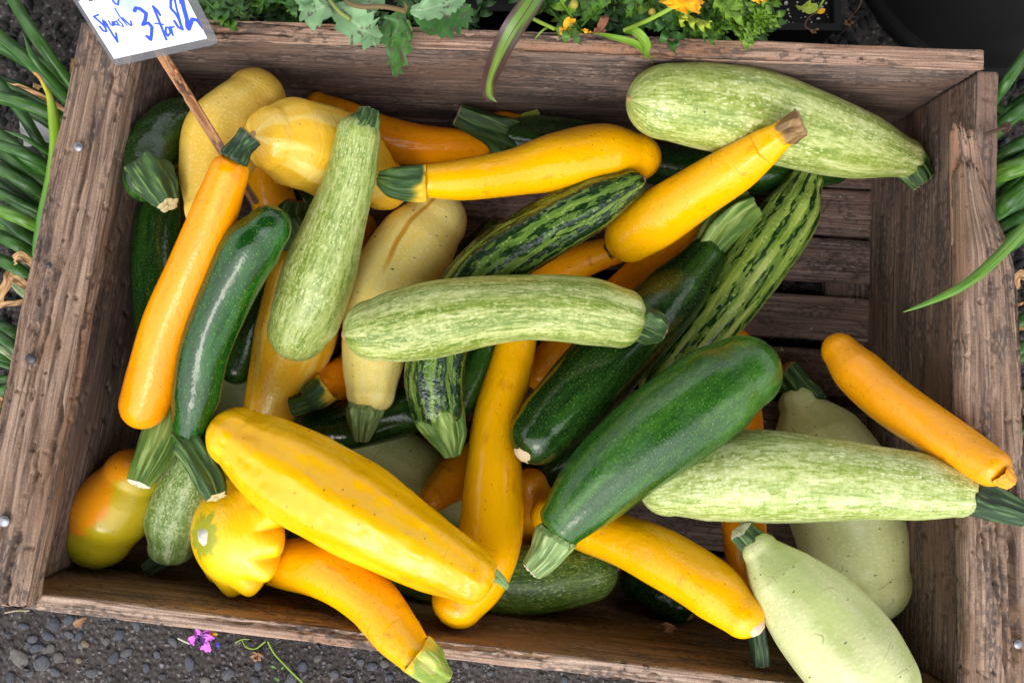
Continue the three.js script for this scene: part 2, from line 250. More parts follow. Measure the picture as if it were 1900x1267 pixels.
function paleTex(seed, o = {}) {
  const g0 = o.green || [126, 144, 50], g1 = o.pale || [190, 198, 124], wh = o.white || [220, 222, 172], net = o.net || [104, 128, 46], dt = o.dots ?? 1, sk = o.streak ?? 1;
  return tex(TW, TH, (u, v) => {
    const band = 0.5 + 0.5 * Math.cos(TAU * (10 * u + 0.25 * fbm(u * 10, v * 3, 10, seed, 2))), st = fbm(u * 34, v * 7, 34, seed + 1, 4), fine = fbm(u * 120, v * 44, 120, seed + 2, 3);
    let k = clamp(0.25 + 0.42 * band * (o.band ?? 1) + 0.9 * sk * (st - 0.5) + 1.3 * (fine - 0.5));
    k = clamp(0.5 + 1.05 * (k - 0.5)); let c = mix3(g1, g0, clamp(k * (o.mix ?? 0.9)));
    const w = cell(u * 60 + 0.8 * vn(u * 40, v * 40, 40, seed + 7), v * 62, 60, seed + 3), e = w[2] - w[0];
    c = mix3(c, net, (0.7 * (1 - sst(0.02, 0.2, e))) * clamp(0.2 + 1.1 * k));
    const line = fbm(u * 150, v * 10, 150, seed + 8, 3); c = mix3(c, net, 0.7 * sk * sst(0.52, 0.68, line) * clamp(0.25 + k));
    const clump = sst(0.35, 0.65, fbm(u * 12, v * 9, 12, seed + 9, 3));
    for (const [nu, nv, s2, am] of [[56, 40, 4, 0.75], [38, 26, 14, 0.6]]) { const b = cell(u * nu, v * nv + 0.5 * vn(u * 80, v * 80, 80, seed), nu, seed + s2), r = 0.12 + 0.2 * b[1]; if (hash(b[1] * 1e6 | 0, 2, seed) > 0.3 - 0.3 * clump) c = mix3(c, wh, clamp(am * dt) * (0.4 + 0.6 * clump) * (1 - sst(r * 0.4, r, b[0] + 0.12 * (vn(u * 200, v * 160, 200, seed + 11) - 0.5)))); }
    c = mix3(c, wh, 0.4 * sst(0.5, 0.78, fbm(u * 64, v * 16, 64, seed + 5, 3)) * (1 - 0.7 * k));
    c = specks(u, v, c, seed + 6, [70, 80, 40], 22); return marks(u, v, c, seed + 20, [150, 130, 70], 0.9);
  });
}
function darkTex(seed, o = {}) {
  const a = o.dark || [20, 46, 16], b = o.mid || [44, 84, 26], dot = o.dot || [128, 152, 52];
  return tex(TW, TH, (u, v) => {
    const st = fbm(u * 16, v * 4, 16, seed, 4), f = fbm(u * 90, v * 60, 90, seed + 1, 2);
    let c = mix3(a, b, clamp(0.3 + 2.2 * (st - 0.5) + 0.7 * (f - 0.5) + (o.lift || 0)));
    const n = o.n || 66, k = cell(u * n, v * n * 1.5, n, seed + 2), kr = 0.1 + 0.16 * hash(k[1] * 1e6 | 0, 4, seed); if (k[1] > (o.some ?? 0.12)) c = mix3(c, dot, (0.25 + 0.6 * k[1]) * (o.dots ?? 0.75) * (1 - sst(kr * 0.5, kr * 1.3, k[0])));
    return c;
  });
}
function stripeTex(seed, light, lightB, dark, share, n = 10, ragged = 0.8, hl = 0.56) {
  return tex(TW, TH, (u, v) => {
    const w = n * u + 0.5 * (fbm(u * 20, v * 9, 20, seed, 3) - 0.5), q = Math.abs(w - Math.floor(w) - 0.5) * 2; // 1 between bands
    const rag = fbm(u * 80, v * 24, 80, seed + 1, 4), hole = fbm(u * 80, v * 28, 80, seed + 2, 3);
    const m = sst(0.44, 0.5, share - q * 0.9 + ragged * (rag - 0.5)) * (1 - 0.85 * sst(hl, hl + 0.05, hole));
    let c = mix3(light, lightB, clamp(2.2 * (fbm(u * 60, v * 9, 60, seed + 3, 4) - 0.28)));
    const mid = sst(0.3, 0.6, share + 0.2 - q * 0.9 + 0.5 * (rag - 0.5)); c = mix3(c, [72, 104, 36], 0.45 * mid);
    c = mix3(c, mix3(dark, [46, 78, 34], 0.7 * vn(u * 100, v * 60, 100, seed + 4)), m);
    const d = cell(u * 40, v * 60, 40, seed + 5); if (d[1] > 0.75 && m < 0.4) c = mix3(c, [206, 212, 150], 0.6 * (1 - sst(0.1, 0.25, d[0]))); return c;
  });
}
function yellowTex(seed, base, alt, o = {}) {
  return tex(TW, TH, (u, v) => {
    const st = fbm(u * 9, v * 3, 9, seed, 4), f = fbm(u * 40, v * 60, 40, seed + 1, 3);
    let c = mix3(base, alt, clamp((o.gain || 1.6) * (st - 0.42) + 0.5 * (f - 0.5)));
    if (o.stripe) c = mix3(c, o.stripe, 0.75 * sst(0.5, 0.68, fbm(u * 15, v * 3.2, 15, seed + 4, 4)));
    const k = cell(u * 16, v * 30, 16, seed + 2); if (k[1] > 0.8) c = mix3(c, [140, 80, 14], 0.7 * (1 - sst(0.03, 0.09, k[0])));
    const s = sst(0.72, 0.84, fbm(u * 12, v * 14, 12, seed + 3, 4)); c = mix3(c, [176, 102, 20], (o.rust ?? 0.35) * s * (0.4 + 0.6 * vn(u * 90, v * 130, 90, seed + 5)));
    return marks(u, v, c, seed + 20, [168, 104, 30], 0.84);
  });
}
function creamTex(seed, base, alt, dot, o = {}) {
  return tex(TW, TH, (u, v) => {
    const st = fbm(u * 22, v * 4, 22, seed, 4); let c = mix3(base, alt, clamp(0.2 + 2 * (st - 0.45)));
    const b = cell(u * 46, v * 62, 46, seed + 1); if (b[1] > 0.35) c = mix3(c, dot, 0.6 * (1 - sst(0.08, 0.3, b[0])));
    if (o.line) { const q = Math.abs(u - o.line - 0.03 * (vn(v * 9, 0, 999, seed) - 0.5)); c = mix3(c, [206, 142, 30], 0.8 * (1 - sst(0.004, 0.014, q)) * sst(0.5, 0.62, v)); }
    if (o.green) c = mix3(c, o.green, 0.55 * sst(0.5, 0.75, fbm(u * 7, v * 6, 7, seed + 3, 4)));
    const k = cell(u * 14, v * 34, 14, seed + 2); if (k[1] > 0.86) c = mix3(c, [66, 62, 30], 0.8 * (1 - sst(0.03, 0.08, k[0] * (0.6 + 0.8 * hash(k[1] * 1e5 | 0, 1, 3)))));
    return marks(u, v, c, seed + 20, o.green ? [112, 116, 56] : [190, 140, 60], 0.78);
  });
}
const skinBump = tex(256, 512, (u, v) => 0.6 * fbm(u * 30, v * 40, 30, 71, 3) + 0.4 * fbm(u * 90, v * 120, 90, 72, 2), false);
const wartBump = tex(256, 512, (u, v) => 0.45 * fbm(u * 14, v * 14, 14, 73, 3) + 0.55 * (1 - sst(0, 0.45, cell(u * 16, v * 18, 16, 74)[0])) * sst(0.45, 0.7, fbm(u * 5, v * 5, 5, 75, 2)), false);
const scuff = tex(512, 1024, (u, v) => { const p = fbm(u * 10, v * 12, 10, 81, 5), q = fbm(u * 80, v * 70, 80, 82, 3); let k = 0.5 + 0.2 * (q - 0.5) + 0.3 * sst(0.5, 0.68, p); const s = Math.abs(((u * 9 + v * 13 + 0.8 * fbm(u * 6, v * 6, 6, 83, 3)) % 1) - 0.5), s2 = Math.abs(((u * 17 - v * 7 + 0.8 * fbm(u * 5, v * 5, 5, 84, 3)) % 1) - 0.5); return k + 0.45 * (1 - sst(0, 0.012, s)) * sst(0.55, 0.65, fbm(u * 8, v * 8, 8, 85, 3)) + 0.4 * (1 - sst(0, 0.014, s2)) * sst(0.56, 0.66, fbm(u * 8, v * 8, 8, 86, 3)); }, false);
const skin = (map, rough, bump = 0.0006, b = skinBump, o = {}) => new THREE.MeshPhysicalMaterial({ map, roughnessMap: scuff, roughness: Math.min(1, rough * 1.75), bumpMap: b, bumpScale: bump, ...o });
const K = {
  pale: skin(paleTex(101, { dots: 1.1, streak: 0.8 }), 0.4), pale2: skin(paleTex(102, { green: [116, 136, 50], pale: [184, 190, 120], white: [212, 214, 164], net: [94, 118, 38], mix: 0.95, streak: 1.3, dots: 0.8 }), 0.38), pale4: skin(paleTex(106, { green: [114, 136, 50], pale: [170, 182, 104], white: [206, 212, 156], net: [92, 118, 38], streak: 0.9, band: 0.5, dots: 1.1 }), 0.38),
  pale3: skin(paleTex(103, { green: [128, 148, 52], pale: [196, 204, 140], band: 0.5, white: [224, 226, 180], streak: 0.6, dots: 1.2 }), 0.42), paleGrey: skin(paleTex(104, { green: [92, 126, 46], pale: [174, 192, 142], band: 1.3 }), 0.42),
  speck: skin(paleTex(105, { green: [58, 92, 28], pale: [104, 134, 54], white: [186, 198, 128], net: [40, 74, 20], band: 0.5 }), 0.4),
  dark: skin(darkTex(111), 0.17, 0.00025), dark2: skin(darkTex(112, { mid: [34, 92, 22], dark: [16, 58, 14], dot: [150, 166, 60], some: 0.6, n: 58 }), 0.17, 0.0003), dark3: skin(darkTex(113, { mid: [62, 108, 34], dark: [30, 70, 20], dot: [140, 164, 72], lift: 0.12, n: 80 }), 0.24, 0.0003),
  black: skin(darkTex(114, { n: 72, some: 0.3 }), 0.2, 0.0003),
  stripeD: skin(stripeTex(121, [86, 118, 44], [138, 162, 78], [14, 34, 16], 1.08, 9, 0.7), 0.24, 0.0012), stripeL: skin(stripeTex(122, [122, 150, 54], [178, 192, 104], [16, 44, 16], 0.82, 11, 1.9, 0.5), 0.3, 0.0009),
  gold: skin(yellowTex(131, [244, 148, 2], [248, 166, 5]), 0.22, 0.0004, skinBump, { specularIntensity: 0.7 }), yellow: skin(yellowTex(132, [248, 178, 2], [250, 194, 8]), 0.2, 0.0005, skinBump, { specularIntensity: 0.75 }), deep: skin(yellowTex(133, [244, 160, 4], [248, 176, 8], { rust: 0.6 }), 0.34, 0.0005),
  neck: skin(yellowTex(134, [242, 178, 4], [248, 198, 28], { rust: 0.3, gain: 2.4 }), 0.24, 0.0014, wartBump, { specularIntensity: 0.8 }), striped: skin(yellowTex(135, [230, 170, 22], [240, 184, 40], { stripe: [244, 212, 112] }), 0.32),
  round: skin(yellowTex(136, [236, 184, 44], [244, 200, 80], { stripe: [248, 216, 120], rust: 0.1 }), 0.28), patty: skin(yellowTex(137, [246, 190, 8], [248, 200, 20], { rust: 0.05 }), 0.3, 0.0004),
  cream: skin(creamTex(141, [252, 226, 120], [253, 234, 148], [254, 246, 204], { line: 0.56 }), 0.4), cream2: skin(creamTex(142, [232, 190, 70], [238, 202, 96], [248, 226, 150]), 0.42),
  spag: skin(creamTex(143, [196, 202, 140], [214, 214, 160], [226, 228, 184], { green: [168, 184, 104] }), 0.44), spag2: skin(creamTex(144, [206, 212, 142], [222, 224, 164], [232, 234, 188], { green: [190, 194, 104] }), 0.44), dull: skin(creamTex(145, [184, 198, 132], [208, 216, 158], [222, 228, 180], { green: [160, 182, 104] }), 0.44),
  mango: skin(tex(TW, TH, (u, v) => { const q = fbm(u * 5, v * 4, 5, 151, 4), e = sst(0.5, 0.6, 0.34 + 0.45 * Math.cos(TAU * (u - 0.37)) + 0.5 * (q - 0.5) - 0.22 * sst(0.35, 0.9, v)); const o = mix3([176, 158, 18], [204, 178, 34], clamp(2 * (fbm(u * 8, v * 6, 8, 152, 3) - 0.3))), g = mix3(o, [128, 132, 16], sst(0.6, 0.95, v) * 0.8); return specks(u, v, mix3(g, [232, 148, 12], e), 153, [60, 50, 10], 18); }), 0.3, 0.00015),
};
// stems
function stemTex(seed, a, b, c, base) { return tex(128, 256, (u, v) => { const s = fbm(u * 26, v * 3, 26, seed, 4), r = fbm(u * 56, v * 2.5, 56, seed + 1, 3); let k = mix3(a, b, clamp(2.4 * (s - 0.36))); k = mix3(k, c, 0.8 * sst(0.56, 0.74, r)); if (base) k = mix3(k, base, 1 - sst(0.16, 0.36, v + 0.35 * (vn(u * 12, 0, 12, seed + 2) - 0.5))); return k; }); }
const stemBump = tex(128, 256, (u, v) => fbm(u * 20, v * 4, 20, 80, 4), false);
const stemM = t => new THREE.MeshStandardMaterial({ map: t, roughness: 0.62, bumpMap: stemBump, bumpScale: 0.0016 });
const nubMat = std(0xe6980c, 0.45), nubCut = std(0xd8a648, 0.7);
const ST = {
  green: stemM(stemTex(201, [34, 62, 22], [64, 96, 38], [120, 146, 78])), dark: stemM(stemTex(202, [20, 44, 20], [36, 66, 28], [92, 120, 70])), pale: stemM(stemTex(203, [96, 124, 62], [138, 160, 96], [174, 188, 132])),
  lime: stemM(stemTex(204, [70, 104, 34], [124, 152, 66], [170, 186, 110])), yel: stemM(stemTex(205, [36, 66, 26], [58, 92, 36], [110, 130, 60], [214, 172, 40])), gold: stemM(stemTex(206, [206, 150, 18], [226, 172, 36], [236, 192, 80])), brown: stemM(stemTex(207, [122, 92, 50], [156, 124, 74], [92, 70, 44], [224, 166, 30])), yg: stemM(stemTex(208, [120, 146, 44], [178, 184, 74], [206, 204, 120], [222, 188, 44])),
};
const cutMat = std(0xb9ad80, 0.85), tanMat = std(0xa8845c, 0.85), whiteCut = std(0xd9cdb8, 0.8), pinkCut = std(0xd8b8a0, 0.8), creamCut = std(0xcbb592, 0.85), greyScar = std(0xc9c6b6, 0.8);

// ---------------------------------------------------------------- the pile: each squash lies on those listed before it
function pchip(xs, ys) {
  const n = xs.length, d = [], m = []; for (let i = 0; i < n - 1; i++) d.push((ys[i + 1] - ys[i]) / (xs[i + 1] - xs[i] || 1e-9));
  for (let i = 0; i < n; i++) m.push(i === 0 ? d[0] : i === n - 1 ? d[n - 2] : d[i - 1] * d[i] <= 0 ? 0 : 2 * d[i - 1] * d[i] / (d[i - 1] + d[i]));
  return x => { let i = 0; while (i < n - 2 && x > xs[i + 1]) i++; const h = xs[i + 1] - xs[i] || 1e-9, t = clamp((x - xs[i]) / h), a = t * t, b = a * t; return (2 * b - 3 * a + 1) * ys[i] + (b - 2 * a + t) * h * m[i] + (-2 * b + 3 * a) * ys[i + 1] + (b - a) * h * m[i + 1]; };
}
const placed = [];
const nadir = at(0, 0, 0) && (() => { const f = new V3(0, -1, 0).transformDirection(camera.matrixWorldInverse); return [PW / 2 + F * f.x / -f.z, PH / 2 - F * f.y / -f.z]; })();
function radiusOf(x, y, hw, tx, ty, h) {
  const dx = x - PW / 2, dy = y - PH / 2, l = Math.hypot(dx, dy), cs = F / Math.hypot(F, l), a = l > 1 ? Math.abs((-ty * dx + tx * dy) / (l * Math.hypot(tx, ty) || 1)) : 0;
  return hw / F * (CAM - h) * lerp(1, cs, a * a);
}
function squash(name, label, kind, mat, pts, o = {}) {
  const n = pts.length, c2 = new THREE.CatmullRomCurve3(pts.map(p => new V3(p[0], p[1], 0)), false, 'centripetal');
  const S = [0]; { let q = c2.getPoint(0), acc = 0; const M = 24; for (let i = 1; i < n; i++) { for (let k = 1; k <= M; k++) { const r = c2.getPoint((i - 1 + k / M) / (n - 1)); acc += r.distanceTo(q); q = r; } S.push(acc); } }
  const L = S[n - 1], hwS = pchip(S, pts.map(p => p[2])), cp0 = (o.cap0 || 0.9) * pts[0][2], cp1 = (o.cap1 || 1) * pts[n - 1][2], pw0 = o.pow0 || 2.3, pw1 = o.pow1 || 2;
  const tOf = pchip(S, S.map((_, i) => i / (n - 1)));
  // the outline runs on past the first and last given points by one cap length
  const p0 = c2.getPoint(0), p1 = c2.getPoint(1), t0 = c2.getTangent(0), t1 = c2.getTangent(1), TL_ = L + cp0 + cp1;
  const px = s => { const q = s - cp0; if (q < 0) return p0.clone().addScaledVector(t0, q); if (q > L) return p1.clone().addScaledVector(t1, q - L); return c2.getPoint(clamp(tOf(q))); };
  const hw = s => { const q = clamp(s - cp0, 0, L); let r = hwS(q); if (s < cp0) r *= Math.pow(Math.max(0, 1 - Math.pow(1 - s / cp0, pw0)), 1 / pw0); if (s > TL_ - cp1) r *= Math.pow(Math.max(0, 1 - Math.pow(1 - (TL_ - s) / cp1, pw1)), 1 / pw1); return r; };
  const tan = s => { const a = px(Math.max(0, s - 2)), b = px(Math.min(TL_, s + 2)); return [b.x - a.x, b.y - a.y]; };
  const stem = o.stem || [], sh = o.rise || 0, SS = 16, samp = [];
  for (let i = 0; i <= SS; i++) { const f = lerp(0.06, 0.94, i / SS), s = f * TL_, p = px(s), t = tan(s); samp.push([p.x, p.y, hw(s), t[0], t[1], f, 0]); }
  stem.forEach((q, i) => { if (i) { const b = stem[i - 1]; samp.push([q[0], q[1], q[2] * 0.9, q[0] - b[0], q[1] - b[1], 0, sh * i / (stem.length - 1)]); } });
  const bow = o.bow || 0, H = (f, a, b) => a + b * (f - 0.5) + bow * (1 - 4 * (f - 0.5) ** 2);
  const slack = o.slack || 0.86;
  const free = (a, b) => {
    for (const q of samp) {
      const h = H(q[5], a, b) + q[6]; if (h > CAM - 0.18) continue; const r = radiusOf(q[0], q[1], q[2], q[3], q[4], h), p = at(q[0], q[1], h);
      if (h < FLOOR + r * 0.95) return false;
      if (!o.noWall) for (const w of walls) { const d = (p.x - w.a.x) * w.n.x + (p.z - w.a.z) * w.n.z; if (d < r * 0.85 && h < w.top + r * 0.85) return false; }
      for (const g of placed) { const dd = Math.hypot(p.x - g.x, p.z - g.z), m = (r + g.r) * slack; if (dd >= m) continue; if (h < g.y + Math.sqrt(m * m - dd * dd)) return false; }
    }
    return true;
  };
  let best = null;
  if (o.h) best = [(o.h[0] + o.h[1]) / 2, o.h[1] - o.h[0]];
  else for (let b = -0.12; b <= 0.1201; b += 0.015) {
    if (!free(0.6, b)) continue; let lo = FLOOR, hi = 0.6; for (let k = 0; k < 14; k++) { const m = (lo + hi) / 2; if (free(m, b)) hi = m; else lo = m; }
    const cost = hi + 0.12 * Math.abs(b); if (!best || cost < best[2]) best = [hi, b, cost];
  }
  if (!best) { console.log('no place for', label); best = [0.25, 0]; }
  const [a, b] = best, P = s => { const f = s / TL_, p = px(s); return at(p.x, p.y, H(f, a, b)); };
  const Rr = s => { const p = px(s), t = tan(s); return radiusOf(p.x, p.y, hw(s), t[0], t[1], H(s / TL_, a, b)); };
  for (const q of samp) { const h = H(q[5], a, b) + q[6], p = at(q[0], q[1], h); placed.push({ x: p.x, y: h, z: p.z, r: radiusOf(q[0], q[1], q[2], q[3], q[4], h) }); }
  console.log(name.padEnd(18), label.slice(0, 34).padEnd(36), 'h', a.toFixed(3), 'tilt', b.toFixed(3));
  // body
  const g = thing(name, label, kind, 'squash and zucchini piled in the crate'), seed = Math.round(pts[0][0] * 7 + pts[0][1]), ribs = o.ribs || 0, nr = o.nr || 10, lump = o.lump ?? 0.03, rot = (seed % 97) / 97;
  const wart = o.wart || 0;
  const mod = (th, t) => { const e = Math.min(1, 1.4 * Math.min(t, 1 - t) * 4); let k = 1 + ribs * (Math.cos(nr * th + rot * 6) - 0.3) * (o.ribEnd ? lerp(1, 0.15, sst(0.02, 0.35, t)) : 1); k += lump * e * (2 * n3(Math.cos(th) * 1.3 + 9, Math.sin(th) * 1.3 + 9, t * 5 + rot * 50, seed) - 1) * 2;
    if (wart) { const w = n3(Math.cos(th) * 7 + 40, Math.sin(th) * 7 + 40, t * 26, seed + 3); k += wart * (0.6 * (n3(Math.cos(th) * 3 + 20, Math.sin(th) * 3 + 20, t * 9, seed + 4) - 0.5) + 0.8 * sst(0.62, 0.9, w)); } return k; };
  const sOf = t => TL_ * (0.62 * t + 0.38 * (0.5 - 0.5 * Math.cos(Math.PI * t)));
  const na = o.na || 56, nl = o.nl || 84, body = tube(t => P(sOf(t)), t => Math.max(1e-5, Rr(sOf(t))), na, nl, mod);
  { const u = body.attributes.uv, rep = o.uvl || 1, off = o.uo ?? rot; for (let i = 0; i < u.count; i++) u.setXY(i, u.getX(i) + off, u.getY(i) * rep); }
  part('body', body, mat, g);
  if (stem.length) {
    if (!o.proud) { const [q, w] = stem, l = Math.hypot(q[0] - w[0], q[1] - w[1]) || 1, k = 0.3 * q[2]; stem.unshift([q[0] + (q[0] - w[0]) / l * k, q[1] + (q[1] - w[1]) / l * k, q[2] * 0.92]); }
    const sp = stem.map((q, i) => at(q[0], q[1], H(0, a, b) + sh * i / (stem.length - 1))); const C = path(sp), rs = pchip(stem.map((_, i) => i / (stem.length - 1)), stem.map((q, i) => q[2] / F * (CAM - a) * 0.97)), lob = o.lob || 0.13, nlb = 5;
    const md2 = (th, t) => { const w = th + 0.5 * t * (rot - 0.5) + 0.12 * Math.sin(t * 6 + rot * 9); return 1 + lob * 1.25 * (1 - 1.7 * Math.abs(Math.sin(nlb * 0.5 * w + rot * 3))) * (o.star ? lerp(o.star, 0.7, sst(0, 0.5, t)) : 1) + 0.12 * (fbm(th / TAU * 8, t * 4, 8, seed, 2) - 0.5) + 0.05 * Math.cos(10 * w + 1) + 0.05 * (1 - sst(0.1, 0.25, t)) * vn(th / TAU * 10, 1, 10, seed + 5); };
    const end = o.ragged ? (th, t) => md2(th, t) : md2;
    part('stem', tube(C, rs, 60, 26, end), o.stemMat || ST.green, g);
    const tip = C(1), d = tip.clone().sub(C(0.94)).normalize(), r = rs(1), cp = []; // cut end: a slightly dished, uneven disc
    const S = new V3().crossVectors(d, new V3(0, 1, 0)).normalize(), U = new V3().crossVectors(S, d), pos = [], uv = [], idx = [], m = 40;
    for (let j = 0; j <= 4; j++) for (let i = 0; i <= m; i++) { const th = i / m * TAU, k = r * (1 - j / 4) * md2(th, 1) * 1.01, up = r * (j === 0 ? 0 : 0.16 * hash(i % m, j, seed) - 0.18 * (j / 4) + 0.06), c = -Math.cos(th) * k, s = Math.sin(th) * k; pos.push(tip.x + U.x * c + S.x * s + d.x * up, tip.y + U.y * c + S.y * s + d.y * up, tip.z + U.z * c + S.z * s + d.z * up); uv.push(i / m, j / 4); }
    for (let j = 0; j < 4; j++) for (let i = 0; i < m; i++) { const q = j * (m + 1) + i, w = q + m + 1; idx.push(q, q + 1, w, w, q + 1, w + 1); }
    part('cut_end', geoFrom(pos, uv, idx), o.cutMat || cutMat, g);
  }
  if (o.scar) { // blossom scar on the far tip: [radius in pixels, material]
    const [r0, m, torn] = o.scar, r = r0 / F * (CAM - a), tip = P(TL_), d = tip.clone().sub(P(TL_ - 6)).normalize(), S = new V3().crossVectors(d, new V3(0, 1, 0)).normalize(), U = new V3().crossVectors(S, d), pos = [], uv = [], idx = [], M = 22, back = r * r / Math.max(2 * Rr(TL_ - cp1 * 0.5), r) + 0.0006;
    for (let j = 0; j <= 5; j++) for (let i = 0; i <= M; i++) { const th = i / M * TAU, q = 1 - j / 5, rag = 0.8 + 0.45 * vn((i % M) / M * 7, 3, 7, seed), k = r * q * rag, up = 0.0012 * (1 - q * q) + (torn || 0) * r * hash(i % M, j, seed + 2) * q - back * q * q * 1.2 + 0.0004, c = -Math.cos(th) * k, s = Math.sin(th) * k; pos.push(tip.x + U.x * c + S.x * s + d.x * up, tip.y + U.y * c + S.y * s + d.y * up, tip.z + U.z * c + S.z * s + d.z * up); uv.push(i / M, q); }
    for (let j = 0; j < 5; j++) for (let i = 0; i < M; i++) { const q = j * (M + 1) + i, w = q + M + 1; idx.push(q, q + 1, w, w, q + 1, w + 1); }
    part('blossom_scar', geoFrom(pos, uv, idx), m, g);
  }
  settle(g); return g;
}
const GZ = 'golden_zucchini', DZ = 'green_zucchini', PZ = 'pale_green_zucchini', YS = 'yellow_squash';
//--PILE
// hidden and half hidden ones at the bottom
squash(DZ, 'dark green zucchini deep under the round yellow squash near the stake', 'zucchini', K.black, [[600, 400, 34], [550, 345, 42], [490, 290, 40]], {});
squash(GZ, 'shaded orange zucchini low beside the foot of the wooden stake', 'zucchini', K.deep, [[480, 290, 34], [510, 390, 42], [520, 470, 40]], {});
squash(GZ, 'small orange squash end peeking from between the pale zucchini and the cream squash', 'squash', K.deep, [[672, 418, 26], [655, 470, 34], [640, 540, 30]], {});
squash(DZ, 'dark zucchini end in the shade right of the cream squash', 'zucchini', K.black, [[912, 432, 26], [885, 480, 36], [850, 560, 36]], {});
squash(GZ, 'small orange squash against the back board behind the thick green stem', 'squash', K.gold, [[962, 233, 22], [930, 238, 32], [890, 250, 34]], { stem: [[975, 226, 16], [1000, 212, 10]], stemMat: ST.yg });
squash(GZ, 'orange zucchini crossing under the dark striped zucchini', 'zucchini', K.deep, [[1150, 462, 26], [1080, 484, 34], [990, 535, 40], [900, 610, 36]], {});
squash(GZ, 'long orange zucchini lying lowest, between the big green zucchini and the lower right squash', 'zucchini', K.gold, [[1395, 1120, 32], [1382, 1000, 42], [1376, 800, 42], [1364, 640, 32]], { stem: [[1398, 1135, 20], [1408, 1190, 15], [1413, 1232, 16]], stemMat: ST.dark });
squash(DZ, 'small very dark zucchini by the front board under the yellow zucchini', 'zucchini', K.black, [[1190, 1075, 40], [1235, 1100, 44], [1258, 1122, 34]], { scar: [9, tanMat] });
squash(PZ, 'dull pale squash in the shade right of the lumpy crookneck', 'squash', K.dull, [[640, 800, 55], [720, 850, 66], [790, 895, 62], [860, 950, 46]], {});
squash(DZ, 'dark zucchini lying behind the stem of the cream squash', 'zucchini', K.black, [[580, 800, 36], [660, 785, 46], [740, 765, 46], [800, 740, 36]], {});
squash(DZ, 'dark zucchini in the gap between the striped zucchini and the tall yellow crookneck', 'zucchini', K.black, [[905, 600, 36], [885, 670, 40], [850, 740, 36]], {});
squash(DZ, 'thin dark zucchini wedged under the two big green zucchini', 'zucchini', K.black, [[985, 900, 20], [1030, 865, 34], [1110, 800, 38]], {});
squash(GZ, 'orange neck leaning under the tall yellow crookneck', 'squash', K.deep, [[806, 922, 28], [846, 888, 42], [900, 850, 44], [960, 820, 36]], { pow0: 2 });
squash(GZ, 'short orange squash end between the tall crookneck and the big green zucchini', 'squash', K.deep, [[985, 900, 30], [990, 950, 44], [960, 985, 40]], {});
squash(PZ, 'pale grey-green squash hidden beside the lower end of the curved green zucchini', 'squash', K.dull, [[470, 670, 38], [452, 720, 54], [450, 790, 50]], {});
squash(DZ, 'dark zucchini in the shade between the curved green zucchini and the streaked yellow squash', 'zucchini', K.black, [[500, 540, 34], [468, 610, 40], [440, 680, 34]], {});
squash(YS, 'mottled orange and olive squash in the front left corner', 'squash', K.mango, [[244, 888, 56], [230, 912, 68], [206, 950, 77], [187, 988, 64]], { uo: 0, h: [0.15, 0.135], lump: 0.008 });
squash(PZ, 'pale green striped zucchini behind the scalloped squash', 'zucchini', K.paleGrey, [[318, 1012, 44], [326, 970, 58], [345, 910, 56], [372, 850, 46]], { stem: [[300, 1036, 17], [288, 1044, 15], [270, 1056, 13]], stemMat: ST.dark, cap0: 0.8 });
squash(DZ, 'long dark green zucchini upright along the left board, its stem end at the bottom', 'zucchini', K.dark, [[305, 770, 38], [298, 650, 44], [290, 500, 50], [292, 410, 46], [300, 360, 36]], { stem: [[306, 788, 36], [282, 846, 31], [256, 898, 21]], stemMat: ST.lime, rise: 0.03, cutMat: whiteCut, lob: 0.1 });
squash(DZ, 'very dark zucchini lying under the big pale zucchini near the back board', 'zucchini', K.black, [[1215, 305, 38], [1300, 318, 48], [1420, 322, 46], [1550, 316, 26]], {});
squash('spaghetti_squash', 'fat cream squash with green stem under the pale zucchini on the right', 'squash', K.spag2, [[1486, 752, 40], [1510, 805, 84], [1550, 900, 108], [1582, 1000, 104], [1606, 1075, 84]], { stem: [[1490, 738, 42], [1476, 712, 28], [1455, 684, 24]], stemMat: ST.green, ribs: 0.022, nr: 9, ribEnd: 1, lob: 0.16, cutMat: tanMat });
squash(PZ, 'speckled green zucchini by the front board under the pale stem', 'zucchini', K.speck, [[740, 1070, 30], [850, 1072, 58], [960, 1076, 66], [1050, 1067, 61], [1092, 1061, 55]], { scar: [8, tanMat] });
squash(YS, 'orange squash along the back board behind the pale green zucchini', 'squash', K.gold, [[588, 196, 26], [640, 226, 40], [700, 254, 44], [780, 268, 38], [850, 268, 30], [890, 268, 24]], {});
squash(DZ, 'dark green zucchini with leafy stem in the back left corner', 'zucchini', K.black, [[272, 322, 46], [284, 282, 58], [325, 240, 58], [385, 220, 44]], { stem: [[280, 326, 36], [294, 350, 31], [312, 380, 18]], stemMat: ST.green, star: 1.15, lob: 0.17, rise: 0.012, cutMat });
squash(YS, 'pale yellow speckled squash behind the wooden stake', 'squash', K.cream2, [[468, 188, 60], [446, 212, 69], [418, 250, 76], [394, 320, 64], [384, 385, 44]], { scar: [6, tanMat], ribs: 0.008 });
squash(YS, 'yellow squash with pale streaks under the pale green zucchini', 'squash', K.striped, [[572, 440, 30], [568, 500, 66], [548, 620, 76], [520, 710, 62], [498, 780, 50]], { stem: [[562, 440, 42], [545, 402, 36], [548, 374, 20]], stemMat: ST.green, lob: 0.12, ribs: 0.014, nr: 10, rise: 0.01, cutMat: tanMat });
squash(GZ, 'small orange squash with a yellow and green stem left of the cream squash', 'squash', K.gold, [[602, 718, 26], [630, 706, 40], [668, 690, 46], [710, 672, 36]], { stem: [[602, 722, 27], [580, 738, 26], [566, 748, 17], [540, 756, 17]], stemMat: ST.yel, lob: 0.1 });
